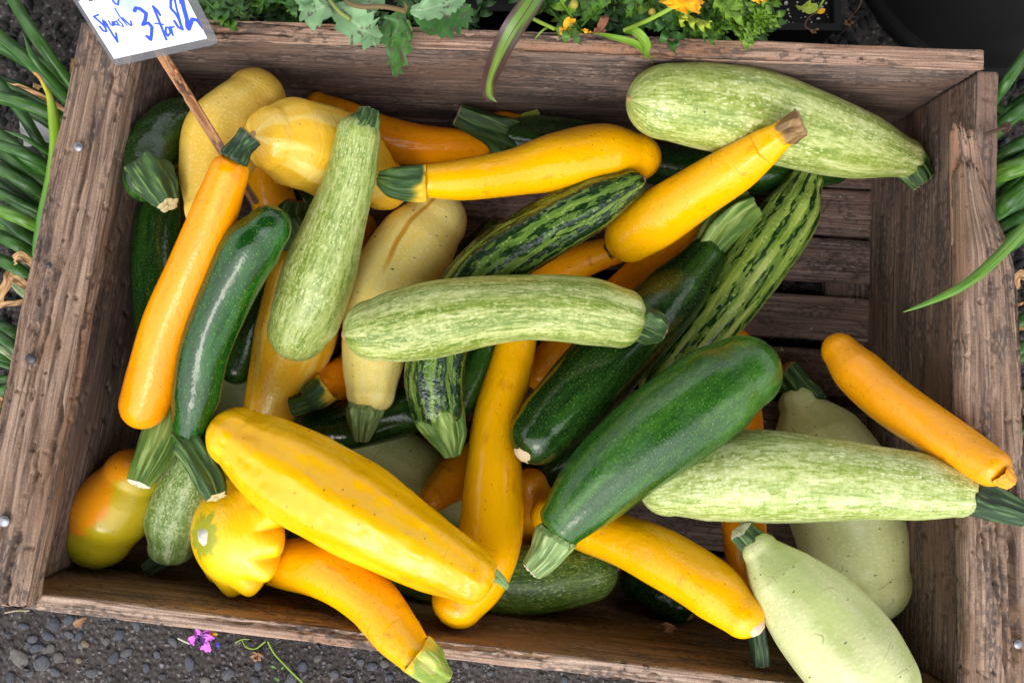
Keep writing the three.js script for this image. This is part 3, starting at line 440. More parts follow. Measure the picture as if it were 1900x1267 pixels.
squash(YS, 'round glossy yellow squash between the pale speckled one and the pale green zucchini', 'squash', K.round, [[705, 338, 48], [660, 310, 74], [605, 282, 88], [545, 266, 84], [502, 258, 60]], { cap0: 1, cap1: 0.6, ribs: 0.012, nr: 10, scar: [9, tanMat] });
squash(DZ, 'dark green zucchini with a thick ridged stem lying by the back board', 'zucchini', K.dark, [[948, 254, 36], [1000, 262, 50], [1080, 276, 54], [1170, 298, 48]], { stem: [[938, 252, 35], [915, 240, 27], [880, 226, 22], [850, 212, 18]], stemMat: ST.green, lob: 0.18, rise: 0.012 });
squash(YS, 'yellow zucchini running diagonally beneath the glossy dark zucchini', 'zucchini', K.gold, [[1306, 414, 34], [1240, 474, 44], [1150, 560, 46], [1060, 640, 42], [1000, 690, 34]], {});
squash('spaghetti_squash', 'smooth pale squash with short green stem cut by the bottom edge', 'squash', K.spag, [[1412, 1024, 36], [1450, 1072, 68], [1518, 1146, 92], [1578, 1216, 98], [1630, 1280, 84], [1655, 1320, 60]], { stem: [[1402, 1016, 34], [1388, 1000, 27], [1374, 984, 24]], stemMat: ST.green, cutMat: greyScar, ribs: 0.012, nr: 8, lob: 0.12, uo: 0.2 });
squash('cream_squash', 'cream squash with a short green stem in the centre', 'squash', K.cream, [[688, 728, 46], [690, 690, 54], [700, 620, 64], [732, 525, 78], [775, 452, 75], [804, 414, 62]], { stem: [[676, 760, 32], [672, 785, 26], [670, 818, 12]], stemMat: ST.pale, cap0: 0.8, ribs: 0.02, ribEnd: 1, uo: 0.02 });
squash(PZ, 'pale green zucchini upright in the upper centre with a dark curved stem', 'zucchini', K.pale4, [[664, 252, 42], [648, 330, 48], [622, 420, 58], [590, 515, 70], [566, 590, 66], [556, 610, 58]], { stem: [[674, 236, 26], [682, 220, 22], [686, 204, 17]], stemMat: ST.green, scar: [16, tanMat], ribs: 0.01, ribEnd: 1 });
squash('crookneck_squash', 'smooth yellow crookneck below the back board with a dark green stem', 'squash', K.yellow, [[800, 336, 32], [860, 335, 39], [950, 320, 43], [1040, 300, 56], [1120, 288, 60], [1176, 292, 47]], { stem: [[782, 338, 32], [752, 338, 30], [725, 336, 25], [702, 330, 12]], stemMat: ST.yel, lob: 0.1, lump: 0.03 });
squash('striped_zucchini', 'long dark striped zucchini bent under the pale centre one', 'zucchini', K.stripeD, [[812, 754, 50], [806, 690, 56], [828, 600, 56], [900, 502, 56], [1000, 432, 56], [1100, 378, 50], [1168, 344, 30]], { stem: [[816, 774, 46], [830, 806, 36], [840, 846, 16]], stemMat: ST.lime, star: 1.6, lob: 0.16, ribs: 0.03, nr: 8, scar: [9, tanMat], uvl: 1.5, cutMat: ST.lime });
squash('striped_zucchini', 'light green zucchini with broken dark stripes on the right', 'zucchini', K.stripeL, [[1492, 344, 36], [1470, 392, 56], [1420, 465, 60], [1360, 545, 58], [1285, 640, 52], [1225, 710, 40]], { ribs: 0.018, nr: 9, scar: [7, tanMat] });
squash('crookneck_squash', 'tall yellow crookneck standing in the middle of the pile', 'squash', K.yellow, [[962, 610, 36], [945, 690, 40], [918, 790, 43], [914, 900, 54], [908, 1000, 58], [884, 1075, 56], [852, 1114, 52]], { lump: 0.03 });
squash('crookneck_squash', 'yellow crookneck reaching over the front board with a green tipped stem', 'squash', K.yellow, [[768, 1212, 36], [740, 1178, 44], [690, 1118, 52], [628, 1072, 54], [560, 1050, 50], [500, 1046, 36]], { stem: [[778, 1218, 33], [800, 1236, 30], [818, 1248, 19], [836, 1256, 8]], stemMat: ST.yg, lump: 0.04 });
squash(DZ, 'glossy dark green zucchini with a flared pale stem right of centre', 'zucchini', K.dark, [[1302, 486, 42], [1256, 540, 58], [1172, 626, 68], [1090, 712, 72], [1022, 784, 64], [1002, 806, 56]], { stem: [[1312, 464, 28], [1336, 430, 33], [1364, 400, 38], [1398, 378, 27]], stemMat: ST.lime, lob: 0.24, scar: [26, creamCut, 0.07], rise: 0.015, ribs: 0.006 });
squash(PZ, 'big pale green zucchini in the back right corner', 'zucchini', K.pale, [[1672, 292, 40], [1600, 272, 64], [1490, 240, 80], [1390, 212, 88], [1300, 196, 83], [1240, 190, 74]], { stem: [[1684, 302, 33], [1696, 318, 30], [1712, 338, 25]], stemMat: ST.green, ribs: 0.012, ribEnd: 1, lump: 0.02, scar: [7, tanMat] });
squash(PZ, 'big pale green zucchini lying across the lower right with a long stem', 'zucchini', K.pale3, [[1776, 912, 48], [1700, 902, 64], [1600, 893, 72], [1500, 887, 81], [1400, 883, 87], [1300, 890, 78], [1240, 902, 56]], { stem: [[1800, 918, 32], [1830, 930, 30], [1900, 955, 20]], stemMat: ST.dark, ribs: 0.012, ribEnd: 1, lump: 0.015, lob: 0.1 });
squash(GZ, 'yellow zucchini low in front with a pink blossom scar', 'zucchini', K.yellow, [[1020, 955, 36], [1075, 975, 42], [1150, 1000, 48], [1240, 1042, 56], [1320, 1092, 56], [1378, 1142, 42]], { scar: [19, pinkCut, 0.15] });
squash('crookneck_squash', 'orange-yellow crookneck lying across the right rail', 'squash', K.deep, [[1838, 866, 38], [1794, 838, 42], [1726, 795, 46], [1650, 742, 48], [1592, 690, 46], [1562, 654, 36]], { stem: [[1856, 880, 20], [1866, 889, 17], [1875, 896, 14]], stemMat: nubMat, cutMat: nubCut, lob: 0.04 });
squash(DZ, 'biggest green zucchini with a thick pale stem at its lower end', 'zucchini', K.dark3, [[1042, 972, 46], [1080, 930, 62], [1150, 860, 78], [1240, 788, 88], [1330, 724, 88], [1374, 696, 76]], { stem: [[1030, 1000, 40], [1012, 1030, 32], [986, 1058, 22]], stemMat: ST.pale, lob: 0.06, ribs: 0.008, cap0: 0.6, cutMat: whiteCut });
squash(YS, 'bright yellow zucchini with a brown stem resting on the big pale one', 'zucchini', K.yellow, [[1446, 254, 28], [1420, 272, 36], [1370, 308, 46], [1300, 354, 51], [1220, 406, 54], [1172, 438, 48]], { stem: [[1462, 244, 25], [1474, 236, 23], [1488, 229, 24]], stemMat: ST.brown, ribs: 0.03, nr: 6, ribEnd: 1, scar: [18, tanMat, 0.5], cutMat: tanMat, rise: 0.008 });
squash(GZ, 'long orange zucchini upright on the left with a dark green stem at its top', 'zucchini', K.gold, [[424, 322, 38], [396, 400, 44], [356, 500, 47], [314, 600, 50], [284, 700, 51], [268, 746, 47]], { lump: 0.015, stem: [[434, 292, 25], [448, 270, 20], [464, 252, 22]], stemMat: ST.dark, lob: 0.1, cutMat: tanMat });
squash(DZ, 'curved glossy green zucchini between the orange and the streaked yellow one', 'zucchini', K.dark2, [[350, 806, 30], [356, 772, 38], [364, 735, 45], [380, 650, 47], [420, 550, 50], [468, 460, 56], [496, 425, 44]], { stem: [[348, 818, 27], [368, 850, 25], [390, 890, 24], [402, 922, 17]], stemMat: ST.green, lob: 0.2, ribs: 0.012, nr: 5, rise: 0.02 });
squash(PZ, 'pale green zucchini lying level on top in the centre of the pile', 'zucchini', K.pale2, [[1152, 590, 56], [1090, 577, 63], [1000, 570, 63], [900, 576, 67], [800, 592, 72], [728, 606, 67], [694, 612, 58]], { stem: [[1192, 600, 32], [1210, 608, 32], [1232, 618, 20]], stemMat: ST.green, star: 1.4, lob: 0.3, cap0: 0.75, ribs: 0.012, ribEnd: 1, scar: [9, tanMat] });
squash('crookneck_squash', 'big lumpy yellow crookneck in the foreground with a small dry stem', 'squash', K.neck, [[870, 1066, 54], [820, 1038, 66], [740, 992, 80], [650, 940, 92], [570, 892, 92], [490, 844, 78], [442, 814, 58]], { stem: [[888, 1071, 23], [908, 1066, 17], [926, 1073, 10], [942, 1090, 5]], stemMat: ST.pale, wart: 0.03, ribs: 0.022, nr: 9, na: 96, nl: 150 });
// ---------------------------------------------------------------- the scalloped squash (a lathe with lobes)
function patty(label, centre2, apex2, hC, hA, rad) {
  const C = at(centre2[0], centre2[1], hC), A = at(apex2[0], apex2[1], hA), d = A.clone().sub(C), depth = d.length(); d.normalize();
  const S = new V3().crossVectors(d, new V3(0, 1, 0)).normalize(), U = new V3().crossVectors(S, d), g = thing('pattypan_squash', label, 'squash', 'squash and zucchini piled in the crate');
  const n = 180, m = 64, pos = [], uv = [], idx = [], prof = pchip([0, 0.1, 0.3, 0.5, 0.66, 0.78, 0.88, 1], [1.0, 0.99, 0.86, 0.6, 0.3, 0.02, -0.3, -0.62]), pr = pchip([0, 0.1, 0.3, 0.5, 0.66, 0.78, 0.88, 1], [0.0, 0.2, 0.5, 0.74, 0.92, 1.0, 0.86, 0.0]);
  for (let j = 0; j <= m; j++) for (let i = 0; i <= n; i++) {
    const t = j / m, th = i / n * TAU, lobes = Math.abs(Math.cos(th * 6 + 0.3)) ** 0.7, w = 1.25 * sst(0.52, 0.8, t) * sst(1, 0.82, t), k = rad * pr(t) * (1 + 0.17 * w * (lobes - 0.6) + 0.04 * (vn(i / n * 6, t * 3, 6, 31) - 0.5)), h = depth * prof(t) + depth * 0.13 * w * (lobes - 0.5);
    pos.push(C.x + d.x * h + (U.x * Math.cos(th) + S.x * Math.sin(th)) * k, C.y + d.y * h + (U.y * Math.cos(th) + S.y * Math.sin(th)) * k, C.z + d.z * h + (U.z * Math.cos(th) + S.z * Math.sin(th)) * k); uv.push(i / n, t);
  }
  for (let j = 0; j < m; j++) for (let i = 0; i < n; i++) { const a = j * (n + 1) + i, b = a + n + 1; idx.push(a, b, a + 1, a + 1, b, b + 1); }
  const geo = geoFrom(pos, uv, idx); weldSeam(geo, n + 1, m + 1);
  const map = tex(256, 256, (u, v) => { const r = 0.14 + 0.11 * Math.abs(Math.cos(u * TAU * 5)) * vn(u * 24, 2, 24, 5) + 0.05 * vn(u * 60, v * 9, 60, 6), q = 1 - sst(r * 0.75, r * 1.12, v); const y = mix3([247, 190, 8], [248, 206, 24], fbm(u * 6, v * 6, 6, 7, 3)); return mix3(y, [150, 160, 50], 0.85 * q); });
  part('body', geo, skin(map, 0.3, 0.0004), g);
  const r = rad * 0.19, sp = [], su = [], si = [];
  for (let j = 0; j <= 5; j++) for (let i = 0; i <= 24; i++) { const q = 1 - j / 5, th = i / 24 * TAU, k = r * q * (0.85 + 0.3 * vn((i % 24) / 24 * 7, 1, 7, 8)), h = depth + 0.002 - 0.0042 * q * q + 0.0005 * hash(i % 24, j, 9); sp.push(A.x + d.x * (h - depth) + (U.x * Math.cos(th) + S.x * Math.sin(th)) * k, A.y + d.y * (h - depth) + (U.y * Math.cos(th) + S.y * Math.sin(th)) * k, A.z + d.z * (h - depth) + (U.z * Math.cos(th) + S.z * Math.sin(th)) * k); su.push(i / 24, q); }
  for (let j = 0; j < 5; j++) for (let i = 0; i < 24; i++) { const a = j * 25 + i, b = a + 25; si.push(a, b, a + 1, a + 1, b, b + 1); }
  part('blossom_scar', geoFrom(sp, su, si), greyScar, g); settle(g);
}
patty('yellow scalloped pattypan squash with a grey scar in the front left', [448, 986], [375, 996], 0.172, 0.2, 0.049);

// ---------------------------------------------------------------- ground
const ground = new THREE.Group(); ground.name = 'ground'; ground.userData = { kind: 'structure' }; scene.add(ground);
const groundTex = tex(1024, 1024, (u, v) => {
  const a = fbm(u * 12, v * 12, 12, 301, 5), s = cell(u * 90, v * 90, 90, 302), s2 = cell(u * 200, v * 200, 200, 303), g = 26 + 40 * a;
  let c = [g * 1.1, g * 0.97, g * 0.92]; const wob = 0.25 * (vn(u * 300, v * 300, 300, 305) - 0.5); if (s[1] > 0.55) c = mix3(c, mix3([70, 68, 72], [128, 124, 124], hash(s[1] * 1e6 | 0, 1, 2)), 0.75 * (1 - sst(0.12, 0.4 * hash(s[1] * 1e6 | 0, 3, 2) + 0.14, s[0] + wob))); if (s2[1] > 0.7) c = mix3(c, [116, 111, 110], 0.5 * (1 - sst(0.1, 0.4, s2[0] + wob)));
  return c;
});
groundTex.repeat.set(1 / 0.5, 1 / 0.5);
const groundBump = tex(512, 512, (u, v) => 0.5 * fbm(u * 60, v * 60, 60, 311, 3) + 0.5 * (1 - sst(0.1, 0.5, cell(u * 70, v * 70, 70, 312)[0])), false); groundBump.repeat.set(1 / 0.5, 1 / 0.5);
const soilMat = new THREE.MeshStandardMaterial({ map: groundTex, bumpMap: groundBump, bumpScale: 0.003, roughness: 0.92 });
{ const g = new THREE.PlaneGeometry(60, 60).rotateX(-Math.PI / 2), u = g.attributes.uv; for (let i = 0; i < u.count; i++) u.setXY(i, u.getX(i) * 60, u.getY(i) * 60); part('asphalt', g, soilMat, ground); }
function stoneGeo(seed, det = 2) {
  const g = new THREE.IcosahedronGeometry(1, det), p = g.attributes.position;
  for (let i = 0; i < p.count; i++) { const x = p.getX(i), y = p.getY(i), z = p.getZ(i), k = 0.72 + 0.5 * n3(x * 0.9 + 5, y * 0.9 + 5, z * 0.9 + 5, seed) + 0.1 * n3(x * 3 + 15, y * 3 + 15, z * 3 + 15, seed + 1); p.setXYZ(i, x * k, y * k * 0.7, z * k); }
  g.computeVertexNormals(); return g;
}
const stoneVar = [1, 2, 3, 4, 5, 6].map(s => stoneGeo(s * 13)), stoneTex = tex(128, 128, (u, v) => { const k = 168 + 70 * fbm(u * 12, v * 12, 12, 321, 4) - 30 * sst(0.6, 0.8, fbm(u * 30, v * 30, 30, 322, 3)); return [k, k, k]; });
const stoneMats = [0x6f7480, 0x7d7f86, 0x8a8582, 0x666a74, 0x9a948c, 0xb09c7c].map(c => new THREE.MeshStandardMaterial({ color: c, map: stoneTex, roughness: 0.8, bumpMap: groundBump, bumpScale: 0.0005 }));
const pebbles = [[126, 1151, 9, 0], [100, 1159, 11, 3], [44, 1162, 8, 0], [61, 1185, 11, 1], [88, 1180, 10, 0], [127, 1177, 8, 1], [146, 1180, 9, 3], [66, 1203, 11, 0], [35, 1221, 17, 4], [77, 1231, 13, 1], [109, 1220, 10, 2], [220, 1179, 11, 0], [235, 1210, 11, 1], [210, 1221, 11, 3], [350, 1231, 11, 0], [423, 1251, 12, 1], [479, 1233, 10, 0], [18, 1257, 10, 3], [55, 1250, 7, 1], [101, 1247, 8, 1], [145, 1225, 7, 5], [157, 1195, 7, 5], [320, 1190, 8, 1], [51, 1196, 7, 0], [81, 1206, 6, 2], [93, 1202, 7, 2], [473, 1261, 10, 3], [252, 1162, 8, 1], [691, 1237, 10, 0], [713, 1232, 9, 2], [723, 1256, 8, 3], [669, 1229, 6, 1], [864, 1234, 7, 2], [910, 1249, 7, 1], [1047, 1263, 7, 0], [561, 1236, 11, 0], [540, 1262, 13, 1], [196, 1190, 7, 2], [167, 1250, 8, 1], [290, 1215, 7, 1], [270, 1240, 8, 0], [300, 1255, 7, 3], [620, 1250, 9, 1], [650, 1262, 7, 0], [15, 1180, 6, 3], [1866, 470, 14, 0], [1856, 292, 11, 3], [1884, 280, 9, 1], [1868, 262, 8, 1], [1888, 322, 8, 3], [590, 1222, 7, 2], [380, 1262, 8, 4]];
{ const R = rng(5); for (const [x, y, r, m] of pebbles) { const p = part('pebble', stoneVar[R() * 6 | 0], stoneMats[m], ground), k = r / F * CAM * 0.86; p.scale.set(k * (0.8 + 0.5 * R()), k * 0.7, k * (0.8 + 0.5 * R())); p.rotation.y = R() * 6; p.position.copy(at(x, y, 0.001)); } }
{ // loose and bedded chips: dense and coarse round the back and sides, fine in front
  const R = rng(77), N = 5200, o = new THREE.Object3D(), col = new THREE.Color();
  for (let v = 0; v < 3; v++) {
    const im = new THREE.InstancedMesh(stoneGeo(100 + v * 7, 1), new THREE.MeshStandardMaterial({ color: 0xffffff, map: stoneTex, roughness: 0.85 }), N); im.name = 'gravel'; im.userData.kind = 'stuff'; im.castShadow = im.receiveShadow = true;
    for (let i = 0; i < N; i++) {
      const x = R() * 2200 - 150, y = R() * 1500 - 130, front = y > 1070 + (x > 0 ? x * 0.1 : 0) - 10, p = at(x, y, 0), k = front ? 0.0012 + 0.0022 * R() ** 3 : 0.0022 + 0.0055 * R() ** 2;
      o.position.set(p.x, k * 0.15, p.z); o.rotation.set(R() * 6, R() * 6, R() * 6); o.scale.set(k, k * (0.6 + 0.3 * R()), k * (0.7 + 0.5 * R())); o.updateMatrix(); im.setMatrixAt(i, o.matrix);
      const b = front ? 0.05 + 0.22 * R() ** 3 + (y > 1205 + 30 * R() ? 0.07 * R() : 0) : 0.007 + 0.03 * R() * R(); col.setRGB(b, b * 0.97, b * (0.98 + 0.12 * R())); im.setColorAt(i, col);
    }
    ground.add(im);
  }
}

// ---------------------------------------------------------------- onions along both ends
const leafTex = (seed, a, b, c) => tex(64, 512, (u, v) => { const s = fbm(u * 16, v * 8, 16, seed, 3); let k = mix3(a, b, clamp(2 * (s - 0.25))); k = mix3(k, c, 0.6 * sst(0.55, 0.8, vn(u * 40, v * 5, 40, seed + 1))); k = mix3(k, [k[0] * 0.7, k[1] * 0.72, k[2] * 0.7], 0.7 * sst(0.6, 0.85, vn(u * 40, v * 4, 40, seed + 2))); const d = cell(u * 6, v * 60, 6, seed + 3); if (d[1] > 0.9) k = mix3(k, [170, 160, 96], 0.6 * (1 - sst(0.05, 0.2, d[0]))); return k; });
const onionM = [leafTex(401, [40, 84, 22], [64, 110, 36], [98, 140, 60]), leafTex(402, [34, 74, 24], [54, 98, 34], [88, 128, 58]), leafTex(403, [68, 112, 30], [98, 144, 40], [130, 166, 70])].map(t => new THREE.MeshPhysicalMaterial({ map: t, roughness: 0.42 }));
const paleLeaf = new THREE.MeshPhysicalMaterial({ map: leafTex(404, [130, 158, 96], [190, 200, 150], [214, 214, 180]), roughness: 0.5 });
const yellowLeaf = new THREE.MeshPhysicalMaterial({ map: tex(64, 512, (u, v) => { const s = fbm(u * 16, v * 9, 16, 405, 3); let c = mix3([62, 118, 24], [130, 168, 24], sst(0.1, 0.55, v + 0.1 * (s - 0.5))); c = mix3(c, [206, 200, 40], sst(0.5, 0.78, v + 0.1 * (s - 0.5))); c = mix3(c, [196, 136, 74], sst(0.8, 0.87, v + 0.06 * (s - 0.5))); return c; }), roughness: 0.34 });
const dryTex = tex(64, 256, (u, v) => { const s = fbm(u * 20, v * 4, 20, 411, 4); return mix3([132, 92, 54], [206, 168, 120], clamp(2 * (s - 0.25))); });
const dryM = new THREE.MeshStandardMaterial({ map: dryTex, roughness: 0.8, side: THREE.DoubleSide });
function onionLeaf(parent, mat, pts, o = {}) { // [x, y, half width in pixels, height]
  const C = path(pts.map(p => at(p[0], p[1], p[3]))), r = pchip(pts.map((_, i) => i / (pts.length - 1)), pts.map(p => Math.max(0.4, p[2] * 1.12) / F * (CAM - p[3]))), s = pts[0][0] * 13 + pts[0][1];
  return part(o.name || 'leaf', tube(C, t => r(t) * (t > 0.995 ? 0.2 : 1), 14, 28, (th, t) => (Math.cos(th) > 0 ? 0.85 : 1) * (1 + 0.05 * Math.sin(th * 3 + s) + 0.08 * (vn(t * 9, th, 999, s) - 0.5))), mat, parent);
}
function dryStrip(parent, pts, o = {}) { return part('dry_leaf', blade(pts.map(p => at(p[0], p[1], p[3])), (t) => { const q = t * (pts.length - 1), i = Math.min(pts.length - 2, q | 0); return lerp(pts[i][2], pts[i + 1][2], q - i) / F * 0.72; }, { fold: 0.5, wave: 0.0015, ...o }), o.mat || dryM, parent); }
let B1 = thing('onion_bunch', 'upper bunch of green onion leaves behind the yellowing leaf on the left', 'onions', 'onion bunches beside the crate');
[[0, [[12, -20, 9, 0.12], [75, 82, 11, 0.15], [152, 184, 8, 0.12]]], [1, [[42, 62, 0.6, 0.16], [62, 108, 6, 0.16], [100, 152, 8, 0.14], [152, 204, 7, 0.1]]], [0, [[-20, 52, 10, 0.1], [70, 130, 11, 0.13], [150, 214, 9, 0.1]]], [1, [[-20, 142, 8, 0.08], [66, 176, 9, 0.08], [150, 236, 7, 0.07]]], [0, [[-20, 176, 11, 0.11], [60, 198, 12, 0.12], [150, 240, 11, 0.1]]], [1, [[-20, 132, 9, 0.09], [40, 210, 10, 0.1], [94, 300, 9, 0.08]]], [1, [[60, 205, 10, 0.05], [110, 238, 11, 0.06], [150, 262, 10, 0.05]]]].forEach(([m, p]) => onionLeaf(B1, onionM[m], p));
dryStrip(B1, [[14, 153, 1, 0.12], [60, 170, 4, 0.14], [140, 216, 4, 0.12]]); dryStrip(B1, [[72, 158, 10, 0.05], [60, 185, 11, 0.06], [56, 206, 8, 0.05]]); dryStrip(B1, [[112, 236, 7, 0.05], [140, 262, 8, 0.05]]); dryStrip(B1, [[150, 108, 5, 0.1], [143, 125, 11, 0.11], [150, 148, 8, 0.1]], { fold: 0.9 }); settle(B1);
B1 = thing('onion_bunch', 'dense fan of dark green onion leaves beside the middle of the left rail', 'onions', 'onion bunches beside the crate');
[[1, [[7, 242, 0.6, 0.16], [44, 256, 4.5, 0.16], [98, 290, 4, 0.14]]], [0, [[-20, 236, 10, 0.1], [46, 288, 11, 0.12], [100, 332, 10, 0.1]]], [1, [[-20, 262, 8, 0.14], [50, 288, 9, 0.15], [112, 322, 6, 0.12]]], [0, [[-20, 268, 10, 0.08], [40, 310, 12, 0.11], [108, 360, 10, 0.1]]], [1, [[-20, 302, 10, 0.11], [40, 338, 11, 0.12], [100, 378, 9, 0.1]]], [0, [[-20, 318, 9, 0.07], [40, 362, 9, 0.08], [96, 394, 8, 0.07]]], [1, [[-20, 346, 7, 0.1], [40, 376, 8, 0.11], [92, 402, 7, 0.1]]], [2, [[-20, 382, 10, 0.13], [40, 406, 11, 0.14], [90, 430, 10, 0.12]]], [1, [[-20, 402, 12, 0.07], [40, 430, 12, 0.08], [84, 456, 12, 0.07]]], [0, [[-20, 430, 10, 0.11], [34, 456, 11, 0.13], [80, 480, 10, 0.1]]]].forEach(([m, p]) => onionLeaf(B1, onionM[m], p)); settle(B1);
B1 = thing('onion_bunch', 'lower left onion leaves with a white striped stem and dry strips', 'onions', 'onion bunches beside the crate');
[[0, [[-20, 474, 10, 0.1], [30, 498, 11, 0.12], [84, 540, 10, 0.1]]], [1, [[-20, 612, 10, 0.1], [20, 640, 10, 0.11], [54, 676, 7, 0.1]]], [1, [[-10, 672, 4, 0.1], [20, 682, 5, 0.1], [50, 694, 4, 0.1]]], [0, [[-10, 704, 8, 0.09], [20, 706, 9, 0.1], [50, 702, 7, 0.1]]], [0, [[-20, 736, 11, 0.1], [16, 722, 10, 0.12], [46, 706, 6, 0.1]]]].forEach(([m, p]) => onionLeaf(B1, onionM[m], p));
onionLeaf(B1, paleLeaf, [[12, 516, 4, 0.06], [44, 540, 10, 0.07], [78, 572, 8, 0.06]], {}); onionLeaf(B1, paleLeaf, [[-14, 640, 5, 0.08], [14, 656, 6, 0.09], [48, 686, 6, 0.08]], {});
dryStrip(B1, [[26, 488, 4, 0.14], [38, 474, 8, 0.15], [66, 494, 7, 0.14]]); dryStrip(B1, [[22, 492, 7, 0.1], [14, 526, 10, 0.1], [-6, 566, 8, 0.08]]); dryStrip(B1, [[20, 510, 6, 0.12], [40, 524, 8, 0.12], [72, 546, 4, 0.11]]); dryStrip(B1, [[-10, 568, 5, 0.1], [30, 562, 5, 0.11], [72, 558, 4, 0.1]]); dryStrip(B1, [[-6, 728, 3, 0.12], [8, 752, 6, 0.12], [18, 772, 5, 0.1], [28, 756, 3, 0.1]]); dryStrip(B1, [[-10, 786, 3, 0.1], [6, 798, 6, 0.1], [18, 818, 3, 0.09]]); settle(B1);
{ // a lower layer of leaves in the shade of the others
  const R = rng(61), more = (label, x0, x1, y0, y1, n, slope, edge) => { const g = thing('onion_bunch', label, 'onions', 'onion bunches beside the crate'); for (let i = 0; i < n; i++) { const y = lerp(y0, y1, (i + R()) / n), xe = edge(y), w = 10 + 4 * R(), h = 0.03 + 0.05 * R(), d = slope * (0.7 + 0.6 * R()); onionLeaf(g, onionM[R() * 2 | 0], [[x0, y, w, h], [lerp(x0, xe, 0.55), y + d * 0.5 - 5 * R(), w + 1, h + 0.015], [xe, y + d, w * 0.8, h]]); } settle(g); };
  more('lowest layer of onion leaves along the left side of the crate', -24, 0, 20, 470, 5, 90, y => 150 - y * 0.14); more('lowest layer of onion leaves left of the lower rail', -24, 0, 560, 860, 5, 40, y => 60 - (y - 560) * 0.16);
  more('lowest layer of onion leaves along the right side of the crate', 1930, 0, 140, 460, 8, 60, () => 1842); more('lowest layer of onion leaves outside the right rail near the front', 1935, 0, 560, 1200, 7, 50, () => 1866); }
{ const g = thing('onion_leaf', 'single yellowing onion leaf with a shrivelled tan tip over the left rail edge', 'leaf'); onionLeaf(g, yellowLeaf, [[72, 503, 3, 0.2], [70, 470, 9, 0.205], [82, 400, 11, 0.215], [98, 330, 12, 0.22], [104, 274, 11, 0.22], [99, 215, 9, 0.215], [92, 180, 6, 0.21], [84, 164, 3.5, 0.205], [70, 140, 3, 0.2], [60, 134, 2, 0.2]], { name: 'leaf' }); settle(g); }
B1 = thing('onion_bunch', 'onion leaves outside the back right corner of the crate', 'onions', 'onion bunches beside the crate');
[[0, [[1842, 190, 9, 0.12], [1870, 150, 10, 0.14], [1925, 70, 9, 0.12]]], [1, [[1840, 240, 9, 0.1], [1874, 218, 10, 0.12], [1930, 170, 9, 0.1]]], [1, [[1838, 196, 9, 0.05], [1880, 212, 9, 0.06], [1930, 220, 9, 0.05]]]].forEach(([m, p]) => onionLeaf(B1, onionM[m], p)); settle(B1);
B1 = thing('onion_bunch', 'broad bright onion leaves outside the splintered right rail', 'onions', 'onion bunches beside the crate');
[[2, [[1836, 330, 12, 0.12], [1874, 316, 16, 0.14], [1930, 300, 15, 0.12]]], [0, [[1836, 404, 10, 0.1], [1872, 372, 14, 0.13], [1930, 318, 14, 0.12]]], [1, [[1840, 404, 10, 0.07], [1880, 380, 12, 0.08], [1930, 352, 12, 0.07]]], [1, [[1842, 440, 14, 0.05], [1876, 418, 14, 0.06], [1930, 390, 14, 0.05]]]].forEach(([m, p]) => onionLeaf(B1, onionM[m], p)); settle(B1);
{ const g = thing('onion_leaf', 'long green onion leaf reaching over the right rail into the crate', 'leaf'); onionLeaf(g, onionM[2], [[1677, 579, 0.6, 0.25], [1712, 566, 4, 0.255], [1745, 552, 6, 0.258], [1790, 529, 8.5, 0.262], [1840, 488, 10, 0.262], [1890, 436, 11, 0.255], [1960, 360, 11, 0.22]]); settle(g); }
B1 = thing('onion_bunch', 'onion leaves and dry strips outside the lower half of the right rail', 'onions', 'onion bunches beside the crate');
[[1, [[1870, 660, 10, 0.1], [1900, 644, 11, 0.1], [1930, 630, 10, 0.1]]], [0, [[1868, 676, 7, 0.08], [1900, 664, 7, 0.08], [1930, 655, 7, 0.08]]], [0, [[1868, 704, 9, 0.1], [1892, 732, 10, 0.11], [1930, 770, 10, 0.1]]], [1, [[1874, 850, 12, 0.1], [1900, 836, 12, 0.1], [1930, 820, 12, 0.1]]], [1, [[1876, 1010, 12, 0.08], [1900, 1000, 12, 0.08], [1930, 990, 12, 0.08]]], [0, [[1884, 1250, 8, 0.08], [1905, 1230, 8, 0.08], [1930, 1200, 8, 0.08]]]].forEach(([m, p]) => onionLeaf(B1, onionM[m], p));
dryStrip(B1, [[1868, 564, 8, 0.1], [1880, 530, 11, 0.13], [1890, 512, 10, 0.14], [1910, 512, 9, 0.13]]); dryStrip(B1, [[1868, 574, 2, 0.1], [1900, 562, 3, 0.1]]); dryStrip(B1, [[1870, 612, 3, 0.1], [1910, 610, 3, 0.1]]); dryStrip(B1, [[1868, 790, 3, 0.06], [1885, 800, 5, 0.06], [1892, 830, 4, 0.05]]); settle(B1);

